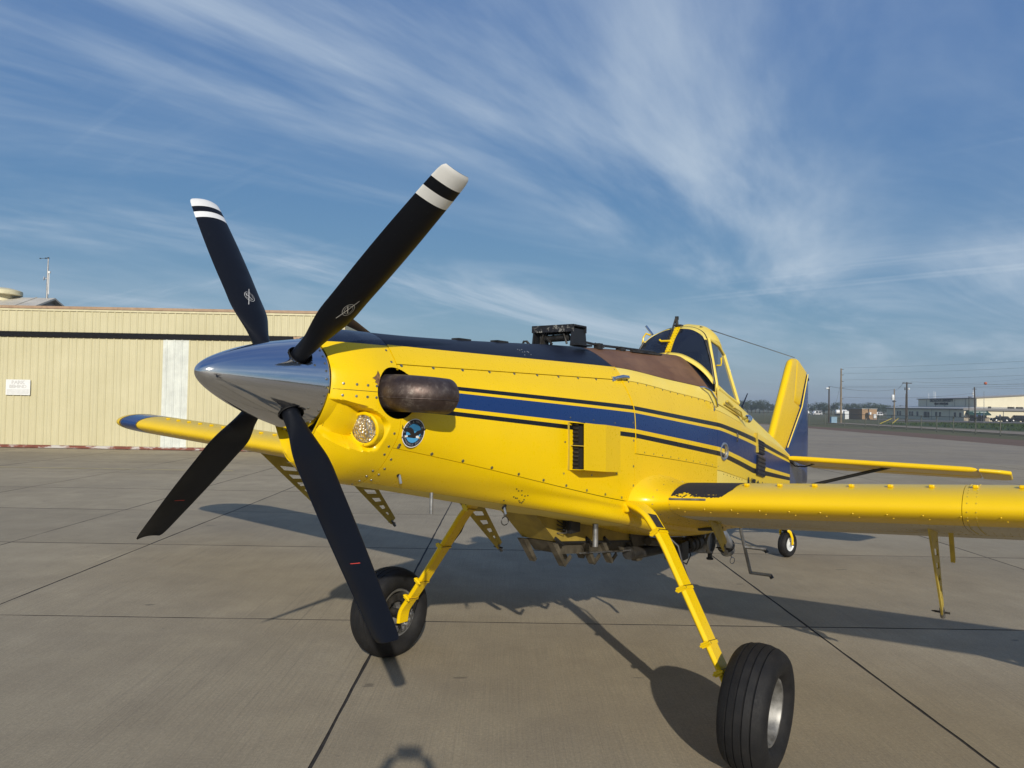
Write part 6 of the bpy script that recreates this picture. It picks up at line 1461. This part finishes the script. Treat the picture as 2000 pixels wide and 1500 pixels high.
# ---- spray pump and plumbing behind the gate
MB().tube([(-1.05, .16, .93), (-1.35, .16, .90), (-1.75, .18, .88)], .055, 14).build('spray_pipe', M['darksteel'], AP)
mb = MB(); mb.tube([(-1.30, .22, 1.0), (-2.15, .24, .84)], .035, 10); mb.tube([(-1.25, .10, .98), (-2.3, .12, .86)], .028, 8); mb.build('spray_pipe', M['grime'], AP)
mb = MB(); mb.box((-1.78, .28, .86), (.17, .17, .17)); bevel(mb.build('control_valve', M['black'], AP), .015)
mb = MB(); mb.lathe([(.05, -.14), (.075, -.13), (.075, -.09), (.06, -.085), (.06, -.06), (.078, -.055), (.078, -.01), (.06, -.005), (.06, .02), (.078, .025), (.078, .10), (.05, .11)], (-2.10, .30, .875), (-1, .05, .02), 20); mb.build('pipe_coupling', M['darksteel'], AP)
mb = MB(); mb.box((-2.36, .30, .86), (.20, .14, .20)); mb.lathe([(.09, -.03), (.11, -.03), (.11, .03), (.09, .03)], (-2.36, .37, .86), (0, 1, 0), 18); bevel(mb.build('spray_pump', M['steel'], AP), .01)
mb = MB(); mb.lathe([(.03, 0), (.03, .05), (.022, .055), (.022, .09), (.034, .095), (.034, .11), (0, .115)], (-2.46, .34, .78), (0, 0, -1), 12); mb.build('drain_cock', M['darksteel'], AP)
mb = MB(); mb.tube([(-2.55, .36, .90), (-2.66, .37, .88), (-2.75, .38, .80), (-2.84, .385, .70)], [.075, .08, .08, .075], 18); ep2 = mb.build('elbow_pipe', M['lampglass'] if False else M['alu'], AP)
MB().lathe([(.084, -.02), (.088, -.015), (.088, .015), (.084, .02)], (-2.79, .3825, .76), (-.6, .05, -.75), 20).build('hose_clamp', M['black'], ep2)
mb = MB(); mb.lathe([(.03, -.004), (.036, 0), (.03, .004)], (-2.88, .42, .60), (.5, 1, 0), 16); mb.tube([(-2.84, .40, .68), (-2.87, .42, .635)], .006, 6); mb.build('pull_ring', M['steel'], ep2)
mb = MB(); mb.tube([(-1.55, .33, .98), (-1.65, .36, .80), (-1.80, .37, .74), (-1.92, .36, .80), (-1.9, .34, .88)], .006, 6); mb.build('loose_cable', M['darksteel'], AP)
mb = MB(); mb.tube([(-.95, .45, 1.17), (-1.05, .50, 1.05), (-1.12, .55, .90), (-1.10, .58, .78)], .018, 8); mb.build('loose_hose', M['black'], AP)
mb = MB(); mb.tube([(-1.62, .50, 1.10), (-1.95, .62, 1.07)], .020, 8); mb.tube([(-1.62, .50, 1.06), (-1.62, .50, 1.14)], .016, 8); mb.tube([(-1.95, .62, 1.02), (-1.95, .62, 1.16)], .03, 8); mb.build('flap_push_rod', M['black'], AP)
# boarding ladder behind the wing
mb = MB(); mb.tube([(-2.56, .60, 1.06), (-2.60, .60, .95), (-2.90, .60, .50)], .022, 8, flat=(1, .7)); ld = mb.build('boarding_step', M['steel'], AP)
for (x, z) in ((-2.72, .785), (-2.90, .50)): 
    mb = MB(); mb.tube([(x, .60, z), (x-.02, .80, z)], .024, 8, flat=(.7, 1)); mb.build('step_tread', M['steel'], ld); MB().tube([(x-.02, .79, z), (x-.02, .81, z-.03)], .02, 8).build('tread_end', M['black'], ld)
mb = MB(); mb.bar((-2.62, .60, .98), (-2.60, .50, 1.12), .05, .02); mb.build('step_bracket', M['steel'], ld)
# ------------------------------------------------------------------ the photographer, standing at the camera with the phone held overhead
M['jeans'] = simple('dark_trousers', (.03, .035, .05), .8, var=.15); M['shirt'] = simple('grey_shirt', (.14, .15, .17), .8, var=.12); M['skin'] = simple('skin', (.42, .25, .18), .55, var=.06); M['hair'] = simple('short_brown_hair', (.03, .02, .014), .7, var=.3)
pe = empty('person', (-.02, -.36, 0), 0, 'person in grey shirt and dark trousers holding a phone overhead', 'person')
def skin_body(name, nodes, edges, mat, parent, sub=2):
    me = bpy.data.meshes.new(name); me.from_pydata([n[0] for n in nodes], edges, []); o = link(name, me, mat, parent)
    m_ = o.modifiers.new('skin', 'SKIN'); m_.use_smooth_shade = True
    for i, n in enumerate(nodes):
        sv = me.skin_vertices[0].data[i]; r = n[1]; sv.radius = r if isinstance(r, tuple) else (r, r)
    me.skin_vertices[0].data[0].use_root = True
    s_ = o.modifiers.new('sub', 'SUBSURF'); s_.levels = sub; s_.render_levels = sub
    return o
nodes = [((0, 0, .96), (.150, .105)), ((0, .0, 1.12), (.130, .095)), ((0, .005, 1.30), (.150, .10)), ((0, 0, 1.43), (.13, .085)), ((0, .01, 1.50), (.055, .055)), ((0, .03, 1.575), (.06, .07)), ((0, .04, 1.66), (.075, .095)), ((0, .035, 1.755), (.055, .07))]
edges = [(i, i+1) for i in range(7)]
def nd(p, r): nodes.append((p, r)); return len(nodes)-1
for s in (-1, 1):
    h = nd((s*.10, 0, .88), .085); edges.append((0, h)); k = nd((s*.12, .015, .50), .056); a = nd((s*.13, -.02, .10), .038); f = nd((s*.14, .07, .045), (.040, .032)); g = nd((s*.145, .17, .03), (.036, .022)); edges += [(h, k), (k, a), (a, f), (f, g)]
    sh = nd((s*.19, .01, 1.44), .060); el = nd((s*.27, .11, 1.70), .044); wr = nd((s*.155, .25, 1.985), .030); pa = nd((s*.090, .285, 2.075), (.038, .026)); edges += [(3, sh), (sh, el), (el, wr), (wr, pa)]
t = NT('clothes_and_skin'); v = t.coord('Object'); sz = t.new('ShaderNodeSeparateXYZ'); t.l.new(v, sz.inputs[0]); ax_ = t.math('ABSOLUTE', sz.outputs[0])
sk_ = t.math('MAXIMUM', t.math('GREATER_THAN', sz.outputs[2], 1.74), t.math('MULTIPLY', t.math('GREATER_THAN', sz.outputs[2], 1.485), t.math('LESS_THAN', ax_, .12)))
c = t.mix(t.math('LESS_THAN', sz.outputs[2], .96), (.14, .15, .17), (.03, .035, .05)); c = t.mix(t.math('LESS_THAN', sz.outputs[2], .085), c, (.012, .012, .012)); c = t.mix(sk_, c, (.42, .25, .18))
t.set(c, .7); M['clothes'] = t.mat
skin_body('body', nodes, edges, M['clothes'], pe)
mb = MB(); mb.lathe([(.0, .115), (.06, .10), (.092, .05), (.098, 0), (.085, -.05)], (0, .025, 1.70), (0, -.18, 1), 20); mb.build('hair', M['hair'], pe)
mb = MB(); mb.lathe([(.012, 0), (.010, .02), (0, .028)], (0, .128, 1.655), (0, 1, -.2), 8); mb.build('nose', M['skin'], pe)
for s in (-1, 1):
    MB().lathe([(.0, -.011), (.011, 0), (0, .011)], (s*.03, .118, 1.685), (0, 1, 0), 8).build('eye', M['white'], pe)
    for q in range(4): 
        b0 = V((s*(.075+.004*q), .29-.012*q, 2.065-.004*q)); MB().tube([b0, b0+V((-s*.028, .012, .028)), b0+V((-s*.052, .004, .036))], [.0095, .009, .0075], 7).build('finger', M['skin'], pe)
    MB().tube([V((s*.082, .27, 2.055)), V((s*.062, .255, 2.085)), V((s*.045, .262, 2.10))], [.011, .010, .008], 7).build('thumb', M['skin'], pe)
phn = empty('phone', (-.02, -.045, 2.075), 0, 'slim black phone held up in both hands of the person', 'phone')
ph = MB().bx(-.078, .078, -.004, .004, -.037, .037).build('case', M['black'], phn)
MB().bx(-.072, .072, -.0052, -.0042, -.033, .033).build('screen', M['dkglass'], phn); MB().lathe([(.012, 0), (.012, .003), (0, .003)], (.06, .004, .018), (0, 1, 0), 14).build('lens_ring', M['dark'], phn)

# ------------------------------------------------------------------ thin summer haze over the airfield
hz = MB(); hz.bx(-3100, 3100, -3100, 3100, -3.0, 16.0)
t = NT('haze_air'); t.n.remove(t.b); pv_ = t.new('ShaderNodeVolumePrincipled'); pv_.inputs['Color'].default_value = (.80, .88, .95, 1); pv_.inputs['Density'].default_value = .0005; pv_.inputs['Anisotropy'].default_value = .2
t.l.new(pv_.outputs[0], t.n['Material Output'].inputs['Volume'])
hzo = hz.build('haze', t.mat, None, kind='stuff')
